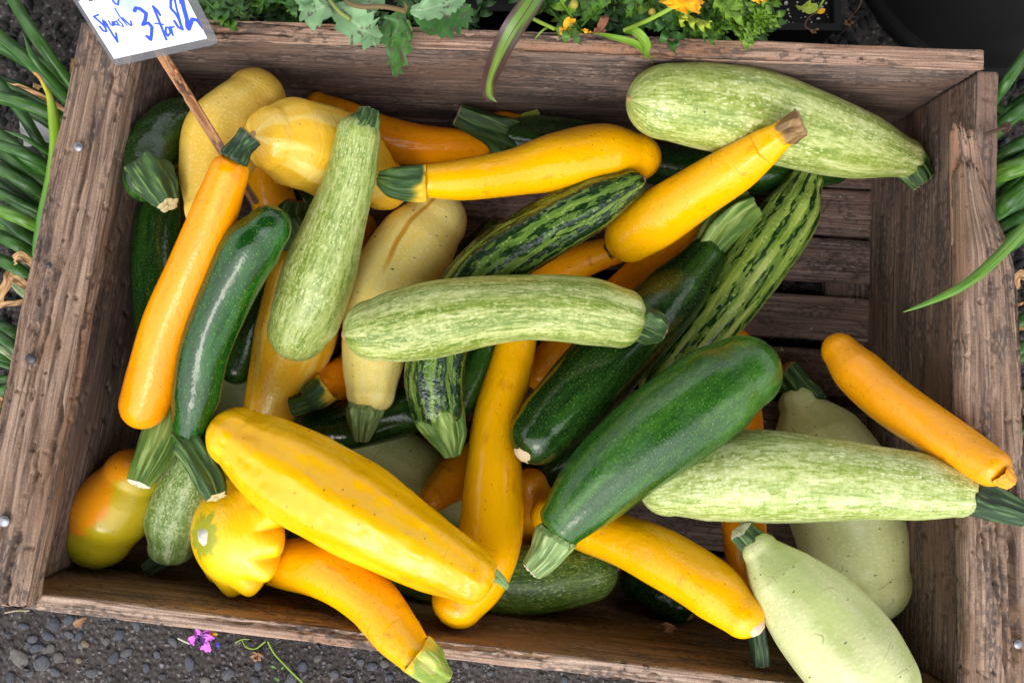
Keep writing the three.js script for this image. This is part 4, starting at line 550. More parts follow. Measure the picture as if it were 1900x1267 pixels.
// ---------------------------------------------------------------- plants behind the crate
const trayM = std(0x101012, 0.45), potM = new THREE.MeshStandardMaterial({ color: 0x050506, roughness: 0.7, bumpMap: skinBump, bumpScale: 0.0006 });
const soilDark = new THREE.MeshStandardMaterial({ color: 0x1c1410, roughness: 0.95, bumpMap: groundBump, bumpScale: 0.004 });
function boxFrom(px0, py0, px1, py1, h0, h1, wall, name, label) { // open nursery tray given by two rim corners
  const a = at(px0, py0, h1), b = at(px1, py1, h1), x0 = Math.min(a.x, b.x), x1 = Math.max(a.x, b.x), z0 = Math.min(a.z, b.z), z1 = Math.max(a.z, b.z), g = thing(name, label, 'tray'), bx = (x, X, y, Y, z, Z) => new THREE.BoxGeometry(X - x, Y - y, Z - z).translate((x + X) / 2, (y + Y) / 2, (z + Z) / 2);
  part('side', mergeGeometries([bx(x0, x1, h0, h1, z0, z0 + wall), bx(x0, x1, h0, h1, z1 - wall, z1), bx(x0, x0 + wall, h0, h1 - 0.0004, z0 + wall, z1 - wall), bx(x1 - wall, x1, h0, h1 - 0.0004, z0 + wall, z1 - wall)]), trayM, g);
  part('rim', mergeGeometries([bx(x0 - 0.003, x1 + 0.003, h1 - 0.0021, h1 + 0.0012, z0 - 0.003, z0 + 0.004), bx(x0 - 0.003, x1 + 0.003, h1 - 0.0021, h1 + 0.0012, z1 - 0.004, z1 + 0.003), bx(x0 - 0.003, x0 + 0.004, h1 - 0.002, h1 + 0.001, z0 + 0.004, z1 - 0.004), bx(x1 - 0.004, x1 + 0.003, h1 - 0.002, h1 + 0.001, z0 + 0.004, z1 - 0.004)]), trayM, g);
  const s = new THREE.PlaneGeometry(x1 - x0 - 2 * wall, z1 - z0 - 2 * wall, 40, 30).rotateX(-Math.PI / 2), p = s.attributes.position; for (let i = 0; i < p.count; i++) p.setY(i, 0.006 * fbm(p.getX(i) * 60 + 50, p.getZ(i) * 60 + 50, 999, 9, 3)); s.computeVertexNormals(); s.translate((x0 + x1) / 2, h1 - 0.014, (z0 + z1) / 2); part('soil', s, soilDark, g);
  return [g, x0, x1, z0, z1];
}
{ const [g, x0, x1, z0, z1] = boxFrom(1380, -130, 1556, 52, 0.003, 0.075, 0.003, 'nursery_tray', 'black plastic nursery tray of dark soil with white perlite specks');
  const R = rng(9), n = 240, im = new THREE.InstancedMesh(stoneGeo(55, 0), std(0xcac6bc, 0.9), n), o = new THREE.Object3D(); im.name = 'perlite'; im.userData.kind = 'stuff';
  for (let i = 0; i < n; i++) { o.position.set(lerp(x0 + 0.006, x1 - 0.006, R()), 0.066, lerp(z0 + 0.006, z1 - 0.006, R())); o.rotation.set(R() * 6, R() * 6, 0); o.scale.setScalar(0.0006 + 0.0016 * R() * R()); o.updateMatrix(); im.setMatrixAt(i, o.matrix); } g.add(im); settle(g); }
settle(boxFrom(470, -190, 1368, 22, 0.003, 0.05, 0.003, 'nursery_tray', 'long black plastic tray in shade under the leafy plants')[0]);
{ const g = thing('black_tub', 'large upturned black plastic tub beyond the back right corner', 'tub'), c = at(1836, -110, 0), r = 0.155;
  part('shell', new THREE.LatheGeometry([[0.0001, 0.15], [r * 0.8, 0.15], [r * 0.86, 0.147], [r * 0.89, 0.14], [r * 0.95, 0.02], [r * 1.0, 0.018], [r, 0.003], [r * 0.97, 0.002]].map(p => new THREE.Vector2(...p)).reverse(), 64), potM, g); part('base_ring', new THREE.TorusGeometry(r * 0.7, 0.0016, 8, 64).rotateX(Math.PI / 2).translate(0, 0.15, 0), potM, g); g.position.set(c.x, 0, c.z); }
const dside = { side: THREE.DoubleSide };
const greyLeafM = new THREE.MeshStandardMaterial({ map: tex(256, 256, (u, v) => { const vein = Math.abs(((v * 9 + Math.abs(u - 0.5) * 7) % 1) - 0.5), s = fbm(u * 9, v * 9, 9, 501, 4); let c = mix3([106, 146, 98], [138, 172, 124], s); c = mix3(c, [170, 192, 156], 0.5 * (1 - sst(0.02, 0.06, Math.abs(u - 0.5)))); c = mix3(c, [96, 132, 96], 0.2 * (1 - sst(0.02, 0.1, vein))); c = mix3(c, [84, 62, 56], 0.7 * sst(0.7, 0.78, fbm(u * 6, v * 9, 6, 502, 4))); return c; }), roughness: 0.6, ...dside });
const darkLeafM = new THREE.MeshStandardMaterial({ map: tex(256, 256, (u, v) => { const vein = Math.abs(((v * 8 + Math.abs(u - 0.5) * 6) % 1) - 0.5), s = fbm(u * 9, v * 9, 9, 511, 4); let c = mix3([40, 84, 34], [74, 120, 52], s); c = mix3(c, [110, 140, 84], 0.4 * (1 - sst(0.02, 0.07, vein))); c = mix3(c, [78, 70, 60], 0.8 * sst(0.58, 0.7, fbm(u * 7, v * 7, 7, 512, 4))); return c; }), roughness: 0.5, ...dside });
const greenM = [[56, 100, 26, 96, 136, 46], [38, 80, 30, 72, 116, 46], [92, 138, 30, 140, 174, 56], [126, 158, 34, 184, 190, 60]].map(([a, b, c, d, e, f], i) => new THREE.MeshStandardMaterial({ map: tex(64, 128, (u, v) => mix3(mix3([a, b, c], [d, e, f], fbm(u * 8, v * 8, 8, 521 + i, 3)), [d, e, f], 0.8 * (1 - sst(0.03, 0.08, Math.abs(u - 0.5))))), roughness: 0.5, ...dside }));
const pxp = pts => pts.map(p => at(p[0], p[1], p[2]));
const toothed = (w, n, dp, seed) => t => { const b = w * Math.pow(Math.sin(Math.PI * Math.pow(clamp(t * 0.96 + 0.02), 0.8)), 0.8), q = (t * n) % 1; return b * (1 - dp * q * (0.7 + 0.5 * hash(t * n | 0, 1, seed))) + 0.0004; };
{ const g = thing('strawberry_plant', 'drooping plant with grey-green toothed leaves over the back board', 'plant'), k = 0.7 / F;
  const L = (m, pts, w, n, dp, o = {}) => part('leaf', blade(pxp(pts), toothed(w * k, n, dp, pts[0][0]), { n: 64, cols: 6, skew: 0.5, fold: 0.16, wave: 0.0012, ...o }), m, g);
  L(greyLeafM, [[618, 8, 0.25], [648, 34, 0.255], [676, 56, 0.25], [706, 70, 0.24]], 34, 5, 0.42);
  L(greyLeafM, [[614, 8, 0.25], [600, 12, 0.255], [582, 20, 0.25], [562, 4, 0.245]], 30, 6, 0.3);
  L(greyLeafM, [[606, 4, 0.248], [590, -6, 0.25], [560, -14, 0.24], [538, -18, 0.235]], 22, 6, 0.3);
  L(greyLeafM, [[624, 16, 0.24], [660, 10, 0.245], [690, 2, 0.24], [712, -6, 0.24]], 24, 5, 0.3);
  L(greyLeafM, [[760, 20, 0.255], [794, 16, 0.26], [830, 4, 0.255], [862, -8, 0.25]], 24, 9, 0.3);
  L(darkLeafM, [[766, 22, 0.25], [800, 34, 0.25], [838, 34, 0.245], [874, 14, 0.24]], 34, 9, 0.32);
  L(darkLeafM, [[748, 20, 0.25], [736, 40, 0.25], [722, 62, 0.235], [704, 78, 0.23]], 25, 6, 0.35);
  L(darkLeafM, [[752, 30, 0.25], [746, 62, 0.245], [738, 100, 0.225], [732, 140, 0.2]], 24, 4, 0.5, { skew: 1.1 });
  L(greenM[0], [[756, 36, 0.25], [757, 56, 0.245], [756, 74, 0.235], [755, 90, 0.225]], 8, 3, 0.3);
  const st = (m, pts, r) => part('stem', tube(path(pxp(pts)), () => r * k, 8, 20), m, g), stm = std(0x6d5a38, 0.7), stg = std(0x8a9048, 0.6);
  st(stm, [[636, -14, 0.25], [646, 4, 0.256], [668, 12, 0.26], [710, 12, 0.262], [752, 20, 0.256]], 4); st(stg, [[606, -10, 0.25], [616, 6, 0.254], [630, 22, 0.256], [650, 36, 0.257]], 3); part('bud_scale', blade(pxp([[752, 26, 0.252], [752, 12, 0.262], [748, 2, 0.268]]), t => 5 * k * (1 - t) + 0.0002, { fold: 0.7 }), stm, g);
  settle(g); }
const lance = (w) => t => w * Math.pow(Math.sin(Math.PI * Math.pow(clamp(t * 0.97 + 0.02), 0.75)), 0.9) + 0.0002;
function sprig(g, R, m, x, y, h, dir, len, n, w) { // one feathery leaf of narrow leaflets, merged into a single part
  const geos = [], c = Math.cos(dir), s = Math.sin(dir), up = (R() - 0.3) * 0.05;
  for (let i = 0; i < n; i++) {
    const f = n === 1 ? 1 : i / (n - 1), side = i === n - 1 ? 0 : i % 2 ? 1 : -1, bx = x + c * len * 0.75 * f, by = y + s * len * 0.75 * f, a = dir + side * (0.85 + 0.3 * R() - 0.3 * f), l = len * (0.42 + 0.18 * R()) * (side ? 1 : 1.1), hb = h + up * f;
    geos.push(blade(pxp([[bx, by, hb], [bx + Math.cos(a) * l * 0.5, by + Math.sin(a) * l * 0.5, hb + 0.006], [bx + Math.cos(a) * l, by + Math.sin(a) * l, hb - 0.002 - 0.012 * R()]]), lance(w * (0.8 + 0.5 * R()) / F * (CAM - h)), { n: 8, cols: 2, fold: 0.35 }));
  }
  geos.push(tube(path(pxp([[x - c * len * 0.5, y - s * len * 0.5, h - 0.015], [x, y, h], [x + c * len * 0.75, y + s * len * 0.75, h + up]])), () => 0.0009, 5, 8));
  return part('leaf', mergeGeometries(geos), m, g);
}
{ const R = rng(31);
  const leafy = (label, x0, x1, n, mats) => { const g = thing('marigold_plant', label, 'plant'); for (let i = 0; i < n; i++) { const f = i / n, h = lerp(0.09, 0.225, f), lim = lerp(70, 42, f) + (R() * x1 * 0) + 0.03 * ((x0 + x1) / 2 - 960), y = lim - R() * 110 - 8; sprig(g, R, mats[R() * mats.length | 0], lerp(x0, x1, R()), y, h, R() * TAU, 38 + 24 * R(), 5 + (R() * 3 | 0), 5.5 + 3.5 * R()); } return g; };
  const stalk = (g, m, pts, r) => part('stem', tube(path(pxp(pts)), () => r / F * 0.65, 8, 16), m, g), lime = std(0x86a52e, 0.5), petalM = new THREE.MeshStandardMaterial({ map: tex(64, 64, (u, v) => mix3([250, 164, 6], [252, 196, 20], fbm(u * 8, v * 3, 8, 551, 3))), roughness: 0.55, ...dside });
  const g1 = leafy('leafy green plant with small yellow buds at the back, left of the flower', 985, 1215, 52, [greenM[0], greenM[1], greenM[1], greenM[2]]);
  for (const [x, y, r] of [[1055, 46, 9], [1065, 8, 9], [1210, 22, 7], [1117, 2, 8]]) part('bud', new THREE.LatheGeometry([[0.0001, -1.1], [0.55, -0.9], [0.95, -0.2], [0.9, 0.4], [0.5, 0.85], [0.15, 0.95], [0.0001, 0.9]].map(p => new THREE.Vector2(...p)), 14).scale(r / F * 0.62, r / F * 0.62, r / F * 0.62).rotateX(0.5).translate(...at(x, y, 0.232).toArray()), new THREE.MeshStandardMaterial({ color: 0xa89a3a, roughness: 0.6 }), g1);
  const pet = (g, pts, w, m = petalM) => part('petal', blade(pxp(pts), t => w / F * 0.6 * Math.pow(Math.sin(Math.PI * Math.pow(clamp(0.08 + t * 0.88), 1.3)), 0.6), { n: 12, cols: 4, fold: 0.2, wave: 0.001 }), m, g);
  pet(g1, [[1048, 56, 0.235], [1052, 40, 0.24], [1068, 38, 0.236]], 6); pet(g1, [[1040, 50, 0.236], [1046, 60, 0.238], [1054, 52, 0.236]], 8); pet(g1, [[1080, 54, 0.232], [1088, 58, 0.234], [1096, 60, 0.23]], 4);
  const witherM = std(0x7a4a34, 0.8, dside); pet(g1, [[1104, 58, 0.232], [1114, 50, 0.24], [1122, 34, 0.244], [1120, 30, 0.242]], 8, witherM); pet(g1, [[1100, 60, 0.232], [1110, 56, 0.236], [1124, 58, 0.232]], 6, witherM);
  stalk(g1, lime, [[1158, 56, 0.22], [1205, 36, 0.235], [1250, 12, 0.25], [1290, -14, 0.25]], 4); stalk(g1, lime, [[968, 22, 0.21], [1000, 40, 0.224], [1030, 54, 0.228]], 3.5); settle(g1);
  const g2 = leafy('bushy marigold plant under the yellow flower at the back', 1225, 1420, 54, [greenM[0], greenM[1], greenM[2], greenM[2], greenM[0]]);
  const tuft = (x, y, h, n, len, m) => { for (let i = 0; i < n; i++) sprig(g2, R, m, x, y, h + 0.008 * R(), i / n * TAU + R(), len * (0.8 + 0.4 * R()), 5, 5.5); };
  tuft(1412, 34, 0.2, 8, 30, greenM[2]); tuft(1362, 40, 0.2, 6, 30, greenM[2]); tuft(1330, 34, 0.2, 4, 36, greenM[0]);
  for (const [x, y, dx, dy, w] of [[1268, 26, -4, 24, 9], [1280, 28, 8, 30, 9], [1294, 34, 14, 28, 9], [1302, 36, 18, 16, 8], [1276, 22, -14, 10, 8]]) part('leaf', blade(pxp([[x, y, 0.235], [x + dx * 0.6 + 4, y + dy * 0.5, 0.248], [x + dx, y + dy, 0.232]]), lance(w / F * 0.6), { n: 14, cols: 4, fold: -0.2 }), greenM[3], g2);
  stalk(g2, lime, [[1308, 64, 0.19], [1340, 38, 0.215], [1372, 0, 0.235], [1385, -20, 0.24]], 3.5); stalk(g2, lime, [[1290, 70, 0.19], [1310, 58, 0.2], [1320, 40, 0.21]], 3);
  settle(g2);
  const fl = thing('marigold_flower', 'bright yellow marigold flower at the top edge', 'flower', 'yellow marigold flowers');
  for (const [a, l, w, h] of [[0.35, 40, 15, 0], [0.8, 46, 15, 0.002], [1.3, 36, 15, 0.001], [1.75, 30, 16, 0], [2.3, 32, 15, 0.002], [2.8, 40, 15, 0.001], [-0.1, 36, 14, 0], [3.4, 36, 15, 0], [4.2, 36, 15, 0.001], [5.0, 36, 15, 0.001], [5.6, 36, 14, 0]]) { const x = 1266, y = -14; pet(fl, [[x + Math.cos(a) * 6, y + Math.sin(a) * 6, 0.262 + h], [x + Math.cos(a) * l * 0.6, y + Math.sin(a) * l * 0.6, 0.268 + h], [x + Math.cos(a) * l, y + Math.sin(a) * l, 0.258 + h]], w); }
  for (let i = 0; i < 14; i++) { const a = i * 2.4, q = 3 + i; pet(fl, [[1266 + Math.cos(a) * 2, -14 + Math.sin(a) * 2, 0.266], [1266 + Math.cos(a) * q * 0.7, -14 + Math.sin(a) * q * 0.7, 0.276], [1266 + Math.cos(a) * q, -14 + Math.sin(a) * q, 0.274]], 7); }
  settle(fl);
  const f2 = thing('marigold_flower', 'sliver of a yellow flower at the top edge beside the nursery tray', 'flower', 'yellow marigold flowers'); for (let i = 0; i < 9; i++) { const a = i / 9 * TAU + 0.2; pet(f2, [[1408 + Math.cos(a) * 4, -14 + Math.sin(a) * 4, 0.25], [1408 + Math.cos(a) * 10, -14 + Math.sin(a) * 10, 0.256], [1408 + Math.cos(a) * 20, -14 + Math.sin(a) * 17, 0.25]], 9); } settle(f2);
  const w = thing('wilted_seedling', 'wilted yellowing seedling in the nursery tray', 'plant'); part('leaf', blade(pxp([[1516, 8, 0.11], [1500, 14, 0.12], [1478, 12, 0.11]]), lance(12 / F * 0.7), { n: 14, fold: 0.1, wave: 0.002 }), greenM[3], w); part('leaf', blade(pxp([[1518, 24, 0.1], [1526, 20, 0.1], [1532, 17, 0.1]]), lance(5 / F * 0.7), { n: 8 }), petalM, w); stalk(w, lime, [[1540, -20, 0.1], [1524, 8, 0.11], [1514, 24, 0.1]], 2.5);
  const tan = std(0x8a6444, 0.8, dside); stalk(w, tan, [[1514, 24, 0.1], [1500, 34, 0.09], [1494, 48, 0.085], [1512, 60, 0.08]], 1.6); for (const [dx, dy] of [[-8, 2], [6, 6], [10, -3], [-3, 8]]) part('dry_leaf', blade(pxp([[1510, 56, 0.085], [1510 + dx * 0.6, 56 + dy * 0.6, 0.09], [1510 + dx, 56 + dy, 0.084]]), lance(2.5 / F * 0.7), { n: 6 }), tan, w); settle(w);
  const w2 = thing('dry_stalk', 'thin dry stalk with a shrivelled head on the gravel by the tub', 'stalk'); stalk(w2, tan, [[1602, -10, 0.06], [1596, 10, 0.05], [1582, 28, 0.03], [1574, 40, 0.02]], 1.5); for (let i = 0; i < 7; i++) part('dry_leaf', blade(pxp([[1575, 40, 0.02], [1575 + 6 * Math.cos(i), 42 + 5 * Math.sin(i), 0.026], [1575 + 11 * Math.cos(i), 42 + 9 * Math.sin(i), 0.018]]), lance(3 / F * 0.8), { n: 6 }), tan, w2); settle(w2);
  // darker leaves in the shade behind the left half of the back board
  const g3 = leafy('dark green undergrowth behind the back board, right of the sign', 375, 560, 46, [greenM[1], greenM[0]]); for (const [x, y, X, Y, m] of [[470, -10, 478, 32, 0], [486, -20, 500, 10, 2], [520, -14, 552, 30, 1], [400, -20, 410, 28, 2], [538, -20, 560, 20, 1]]) part('leaf', blade(pxp([[x, y, 0.19], [(x + X) / 2 + 4, (y + Y) / 2, 0.2], [X, Y, 0.18]]), toothed(11 / F * 0.65, 5, 0.25, x), { n: 30 }), greenM[m], g3); stalk(g3, lime, [[416, -10, 0.2], [432, 10, 0.205], [452, 28, 0.2]], 2); settle(g3);
  const g4 = leafy('dark leaves in the shade between the toothed plant and the purple blade', 590, 900, 26, [greenM[1]]); settle(g4);
  // long grass blades
  const purpleM = new THREE.MeshStandardMaterial({ map: tex(128, 512, (u, v) => { const e = Math.abs(u - 0.5) * 2, s = fbm(u * 20, v * 5, 20, 561, 4), p = sst(0.48, 0.8, 0.75 * e + 0.55 * (s - 0.5) + 0.32 * sst(0, 0.55, v)); let c = mix3([98, 130, 52], [70, 46, 48], p); c = mix3(c, [150, 166, 80], 0.7 * (1 - sst(0.02, 0.1, e))); c = mix3(c, [44, 26, 26], 0.8 * (1 - sst(0.01, 0.035, Math.abs(u - 0.49))) * sst(0.55, 0.3, v)); return c; }), roughness: 0.45, ...dside });
  const pb = thing('purple_leaf_blade', 'long purple-green leaf blade hanging over the back board', 'leaf'); part('leaf', blade(pxp([[1010, -40, 0.27], [985, 6, 0.28], [948, 62, 0.275], [922, 115, 0.25], [908, 160, 0.215], [910, 180, 0.2], [922, 190, 0.195]]), pchip([0, 0.3, 0.55, 0.8, 0.93, 1], [17, 20, 18, 12, 4, 0.6].map(w => w / F * 0.6)), { n: 40, cols: 6, fold: 0.3 }), purpleM, pb); settle(pb);
  const gb = thing('grass_blade', 'folded green grass blade lying over the rim above the pale zucchini', 'leaf'); part('leaf', blade(pxp([[1096, 60, 0.225], [1140, 70, 0.235], [1180, 82, 0.235], [1200, 100, 0.225], [1215, 126, 0.19]]), pchip([0, 0.3, 0.7, 0.9, 1], [1, 6, 7, 3, 0.4].map(w => w / F * 0.62)), { n: 26, fold: 0.3 }), greenM[2], gb); part('leaf', blade(pxp([[1160, 60, 0.23], [1180, 60, 0.24], [1198, 80, 0.235], [1197, 108, 0.215]]), pchip([0, 0.4, 0.75, 1], [3, 9, 9, 0.4].map(w => w / F * 0.62)), { n: 20, fold: 0.3 }), greenM[2], gb); settle(gb);
  const gb2 = thing('grass_blade', 'thin curved grass blade over the rim right of the purple blade', 'leaf'); part('leaf', blade(pxp([[1024, 50, 0.22], [1008, 56, 0.23], [995, 70, 0.225], [987, 92, 0.2]]), t => (2.6 - 2 * t) / F * 0.62, { n: 16, fold: 0.4 }), greenM[2], gb2); settle(gb2);
  const vine = thing('cut_vine', 'thin green vine tendril on the asphalt by the front board', 'vine'); stalk(vine, lime, [[448, 1186, 0.006], [456, 1200, 0.01], [472, 1204, 0.008], [492, 1190, 0.01]], 1.6); stalk(vine, lime, [[496, 1190, 0.008], [508, 1212, 0.008], [528, 1234, 0.008], [566, 1272, 0.006]], 2); stalk(vine, lime, [[436, 1192, 0.004], [450, 1186, 0.008], [462, 1186, 0.008]], 1.2); for (const [x, y, a] of [[530, 1236, 2.4], [512, 1240, 3.6], [508, 1258, 0.7]]) part('leaf', blade(pxp([[x, y, 0.006], [x + 8 * Math.cos(a), y + 6 * Math.sin(a), 0.01], [x + 13 * Math.cos(a), y + 9 * Math.sin(a), 0.005]]), lance(2.2 / F * 0.8), { n: 8 }), greenM[0], vine); for (let i = 0; i < 7; i++) part('dry_leaf', blade(pxp([[476, 1218, 0.003], [476 + 6 * Math.cos(i), 1218 + 6 * Math.sin(i), 0.01], [476 + 13 * Math.cos(i), 1218 + 10 * Math.sin(i), 0.004]]), lance(4 / F * 0.8), { n: 6 }), tan, vine); settle(vine);
  // fallen pansy
  const pk = new THREE.MeshStandardMaterial({ map: tex(64, 64, (u, v) => mix3(mix3([206, 74, 206], [232, 130, 232], fbm(u * 6, v * 6, 6, 571, 3)), [52, 16, 84], 0.9 * sst(0.5, 0.3, v + 0.5 * (vn(u * 9, v * 3, 9, 572) - 0.5)))), roughness: 0.6, ...dside }), pa = thing('pansy_flower', 'fallen magenta pansy flower on the asphalt by the front board', 'flower');
  for (const [x, y, X, Y, w, h] of [[372, 1186, 386, 1209, 13, 0.016], [372, 1184, 394, 1186, 12, 0.018], [374, 1182, 392, 1172, 11, 0.014], [368, 1186, 350, 1190, 12, 0.012], [370, 1182, 362, 1170, 10, 0.012]]) pet(pa, [[x, y, h], [(x + X) / 2, (y + Y) / 2, h + 0.006], [X, Y, h - 0.003]], w, pk);
  pet(pa, [[384, 1180, 0.01], [394, 1176, 0.014], [402, 1178, 0.01]], 5); pet(pa, [[398, 1192, 0.008], [403, 1196, 0.01], [404, 1202, 0.006]], 5, std(0x3c32a8, 0.6, dside)); stalk(pa, std(0xb8c0a8, 0.7), [[330, 1184, 0.006], [342, 1190, 0.009], [352, 1194, 0.012]], 2.6); settle(pa);
  const dl = thing('dry_leaf', 'curled tan leaf on the asphalt near the front left corner', 'leaf'); part('blade', blade(pxp([[136, 1160, 0.004], [148, 1154, 0.012], [160, 1146, 0.01]]), lance(6 / F * 0.82), { n: 12, fold: 0.6 }), tan, dl); settle(dl);
  const tw = thing('straw', 'pale straw lying by the front left corner of the crate', 'straw'); stalk(tw, std(0x9a8a70, 0.8), [[8, 1137, 0.004], [30, 1133, 0.006], [54, 1133, 0.004]], 2.2); settle(tw);
  const dl2 = thing('dry_leaf', 'crumpled brown scrap inside the crate beside the front board', 'leaf'); part('blade', blade(pxp([[1226, 1160, 0.13], [1240, 1164, 0.14], [1256, 1168, 0.13]]), lance(9 / F * 0.7), { n: 12, fold: 0.6, wave: 0.002 }), tan, dl2); settle(dl2);
  const sc = thing('paper_scrap', 'crumpled white scrap under the onion leaves', 'scrap'); { const p0 = at(64, 228, 0.02), g = new THREE.PlaneGeometry(0.036, 0.034, 16, 16).rotateX(-Math.PI / 2), p = g.attributes.position; for (let i = 0; i < p.count; i++) p.setXYZ(i, p.getX(i) + 0.006 * vn(p.getZ(i) * 90 + 50, 3, 999, 2), 0.012 * fbm(p.getX(i) * 70 + 50, p.getZ(i) * 70 + 50, 999, 3, 3), p.getZ(i) + 0.01 * vn(p.getX(i) * 80 + 50, 5, 999, 4)); g.computeVertexNormals(); g.translate(p0.x, 0.012, p0.z); part('sheet', g, std(0x9a9698, 0.85, dside), sc); } settle(sc);
}

// ---------------------------------------------------------------- price sign on its stake
{ const g = thing('price_sign', 'laminated handwritten price sign on a wooden stake in the back left corner', 'sign');
  const e1 = [173, -38], e2 = [-68, -109], b0 = [211, 109], hh = (s, t) => 0.298 + 0.028 * s + 0.032 * t, corner = (s, t) => at(b0[0] + e1[0] * s + e2[0] * t, b0[1] + e1[1] * s + e2[1] * t, hh(s, t)), O = corner(0, 0), X1 = corner(1, 0).sub(O), Y1 = corner(0, 1).sub(O), P = (s, t) => O.clone().addScaledVector(X1, s).addScaledVector(Y1, t);
  const det = e1[0] * e2[1] - e1[1] * e2[0], st = (zx, zy) => { const x = 130 + zx / 6.668 - b0[0], y = zy / 6.668 - b0[1]; return [(x * e2[1] - y * e2[0]) / det, (e1[0] * y - e1[1] * x) / det]; };
  const TT = 1.25, cv = document.createElement('canvas'); cv.width = 1024; cv.height = 1024; const c = cv.getContext('2d'); c.fillStyle = '#d9deec'; c.fillRect(0, 0, 1024, 1024);
  const R = rng(3); for (let i = 0; i < 40; i++) { c.fillStyle = `rgba(110,160,225,${0.012 + 0.03 * R()})`; c.beginPath(); c.ellipse(420 + 260 * (R() - 0.3), 380 * R() + 100, 60 + 150 * R(), 120 + 150 * R(), 0.5, 0, 7); c.fill(); } for (let i = 0; i < 90; i++) { c.fillStyle = `rgba(60,60,80,${0.1 + 0.25 * R()})`; c.fillRect(1024 * R(), 1024 * R(), 1 + 3 * R(), 1 + 3 * R()); }
  c.lineCap = 'round'; c.lineJoin = 'round';
  const draw = (col, w, pts) => { c.strokeStyle = col; c.lineWidth = w; c.beginPath(); pts.forEach((p, i) => { const [s, t] = st(p[0], p[1]), x = s * 1024, y = (1 - t / TT) * 1024; i ? c.lineTo(x, y) : c.moveTo(x, y); }); c.stroke(); };
  const blue = '#2348c4';
  draw(blue, 24, [[340, 175], [285, 195], [330, 235], [395, 290], [430, 335], [442, 380], [400, 370], [355, 315]]); draw(blue, 22, [[430, 262], [395, 240], [412, 285], [455, 320], [450, 290]]); draw(blue, 24, [[430, 270], [480, 350], [530, 430], [585, 510], [574, 460], [562, 400]]);
  draw(blue, 17, [[465, 248], [500, 300], [526, 310], [510, 260], [540, 300]]); draw(blue, 17, [[560, 262], [530, 258], [560, 300], [590, 300], [566, 250], [602, 306]]); draw(blue, 15, [[600, 225], [585, 240], [640, 290], [655, 322], [622, 312]]); draw(blue, 15, [[545, 100], [600, 190], [700, 305]]); draw(blue, 20, [[640, 215], [690, 262], [745, 310], [757, 300], [742, 255]]);
  draw(blue, 40, [[788, 135], [800, 100], [850, 110], [930, 168], [922, 240], [895, 300]]); draw(blue, 36, [[895, 300], [960, 278], [1008, 330], [1006, 420], [1000, 485], [950, 440]]);
  draw(blue, 26, [[1100, 190], [1060, 130], [1008, 85], [1050, 170], [1120, 320], [1195, 485]]); draw(blue, 22, [[1045, 285], [1140, 300]]); draw(blue, 24, [[1180, 335], [1178, 390], [1210, 440], [1240, 400], [1215, 335], [1185, 335]]); draw(blue, 22, [[1235, 325], [1272, 432]]); draw(blue, 20, [[1240, 350], [1275, 325]]);
  draw(blue, 28, [[1275, -20], [1215, 20], [1222, 110], [1290, 180], [1330, 240], [1385, 365], [1330, 335], [1275, 260]]); draw(blue, 22, [[1255, -10], [1290, 110], [1350, 270]]); draw(blue, 16, [[1310, -20], [1330, 60]]);
  draw(blue, 44, [[1335, -30], [1380, 120], [1425, 240], [1440, 330], [1460, 360]]); draw(blue, 44, [[1460, 355], [1490, 240], [1560, 258], [1630, 340], [1690, 385]]);
  draw(blue, 22, [[505, -10], [545, 45], [585, 60], [590, 10]]); draw(blue, 14, [[620, -10], [625, 6]]); draw('#26262e', 16, [[92, -8], [106, 8]]); draw('#26262e', 16, [[226, 0], [246, 10], [268, 4]]); draw('#26262e', 13, [[288, -4], [296, 4]]);
  const map = new THREE.CanvasTexture(cv);  map.colorSpace = THREE.SRGBColorSpace;
  const slab = (s0, s1, t0, t1, lo, hi, cut = 0) => { // thin plate in the sign's plane
    const out = cut ? [[s0, t0 + cut], [s0 + cut * 0.3, t0 + cut * 0.2], [s0 + cut, t0], [s1 - cut, t0], [s1 - cut * 0.3, t0 + cut * 0.25], [s1, t0 + cut], [s1, t1], [s0, t1]] : [[s0, t0], [s1, t0], [s1, t1], [s0, t1]], n = out.length, pos = [], uv = [], idx = [], nn = new V3().crossVectors(P(1, 0).sub(P(0, 0)), P(0, 1).sub(P(0, 0))).normalize();
    for (const h of [hi, lo]) for (const [s, t] of out) { const p = P(s, t).addScaledVector(nn, h); pos.push(p.x, p.y, p.z); uv.push(s, t / TT); }
    for (let i = 1; i < n - 1; i++) { idx.push(0, i, i + 1); idx.push(n, n + i + 1, n + i); } for (let i = 0; i < n; i++) { const a = i, b = (i + 1) % n; idx.push(a, n + a, n + b, a, n + b, b); }
    const gg = geoFrom(pos, uv, idx).toNonIndexed(); gg.computeVertexNormals(); return gg; };
  part('paper', slab(0, 1, 0, TT, -0.00015, 0.00015), new THREE.MeshStandardMaterial({ map, roughness: 0.55 }), g);
  part('lamination', slab(-0.045, 1.085, -0.125, TT + 0.1, -0.0005, -0.0002, 0.07), new THREE.MeshPhysicalMaterial({ color: 0xd6d7dc, transmission: 0.9, roughness: 0.22, thickness: 0, ior: 1.4 }), g);
  const a = P(0.52, 0.5).add(new V3(0, -0.004, 0)), b = at(304, 112, 0.288), d = at(474, 382, 0.19), dir = d.clone().sub(b).normalize(), A = b.clone().addScaledVector(dir, -0.03), len = A.distanceTo(d), S = new V3().crossVectors(dir, new V3(0, 1, 0)).normalize(), U = new V3().crossVectors(S, dir);
  const sg = boardGeo(len, 0.0042, () => -0.0036, () => 0.0036, { seed: 71, cracks: 2, round: 0.0006, amp: 0.0002, wear: 0.0002, dz: 0.0008, dy: 0.001, nl: 90 }); sg.applyMatrix4(new THREE.Matrix4().makeBasis(dir, U, S).setPosition(A.x - U.x * 0.006, A.y - U.y * 0.006, A.z - U.z * 0.006));
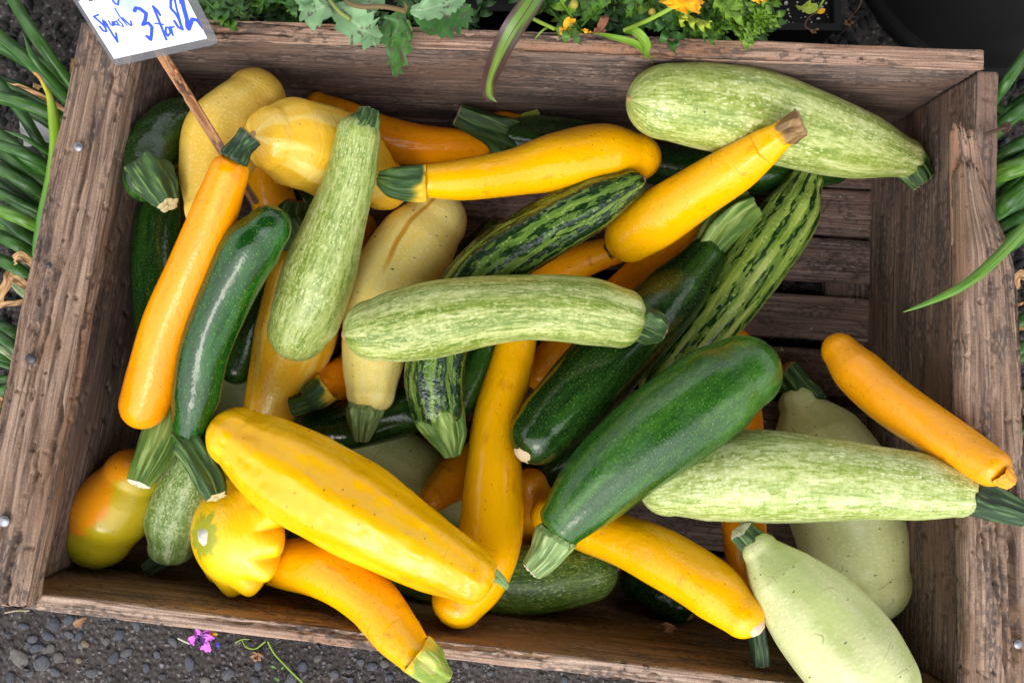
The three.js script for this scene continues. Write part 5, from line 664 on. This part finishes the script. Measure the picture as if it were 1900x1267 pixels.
  part('stake', sg, woodMat(woodTex(16, [92, 60, 40], [168, 118, 78], [198, 150, 108], [140, 92, 58])), g); settle(g); }
{ // crumbs of soil and leaf on the crate floor
  const R = rng(91), n = 260, im = new THREE.InstancedMesh(stoneGeo(66, 0), std(0xffffff, 0.9), n), o = new THREE.Object3D(), col = new THREE.Color(); im.name = 'crumbs'; im.userData = { kind: 'stuff', label: 'scattered crumbs of soil and dry leaf on the crate floor slats', category: 'crumbs' };
  for (let i = 0; i < n; i++) { const p = at(lerp(1150, 1600, R()), lerp(250, 1100, R()), FLOOR + 0.0006), k = 0.0005 + 0.0014 * R() ** 3; o.position.copy(p); o.rotation.set(R() * 6, R() * 6, R() * 6); o.scale.set(k * (1 + 2 * R()), k * 0.6, k); o.updateMatrix(); im.setMatrixAt(i, o.matrix); const b = R() < 0.35 ? 0.5 : 0.07; col.setRGB(b, b * 0.8, b * 0.62); im.setColorAt(i, col); } scene.add(im); }
// ---------------------------------------------------------------- unseen roof added to shape the light: blocks overhead sky, cloth tone gives fill
{ const g = thing('added_canopy', 'unseen grey-green cloth roof on four poles, added above the crate to shape the light', 'canopy'), y0 = 2.25, x0 = -2.6, x1 = 2.6, z0 = -2.6, z1 = 0.3, cloth = std(0x5c5e54, 0.9), pole = std(0x8a8a88, 0.5, { metalness: 0.6 });
  const c = new THREE.BoxGeometry(x1 - x0, 0.004, z1 - z0, 40, 1, 24), p = c.attributes.position; for (let i = 0; i < p.count; i++) p.setY(i, p.getY(i) - 0.05 * Math.sin(Math.PI * (p.getX(i) / (x1 - x0) + 0.5)) * Math.sin(Math.PI * (p.getZ(i) / (z1 - z0) + 0.5))); c.computeVertexNormals(); c.translate(0, y0, (z0 + z1) / 2); part('cloth', c, cloth, g);
  part('valance', new THREE.BoxGeometry(x1 - x0, 0.16, 0.004, 30, 1, 1).translate(0, y0 - 0.082, z1 - 0.004), cloth, g);
  for (const x of [x0 + 0.06, x1 - 0.06]) for (const z of [z0 + 0.06, z1 - 0.06]) part('pole', new THREE.CylinderGeometry(0.022, 0.022, y0 - 0.01, 16).translate(x, (y0 - 0.01) / 2, z), pole, g); settle(g); }
renderer.render(scene, camera);
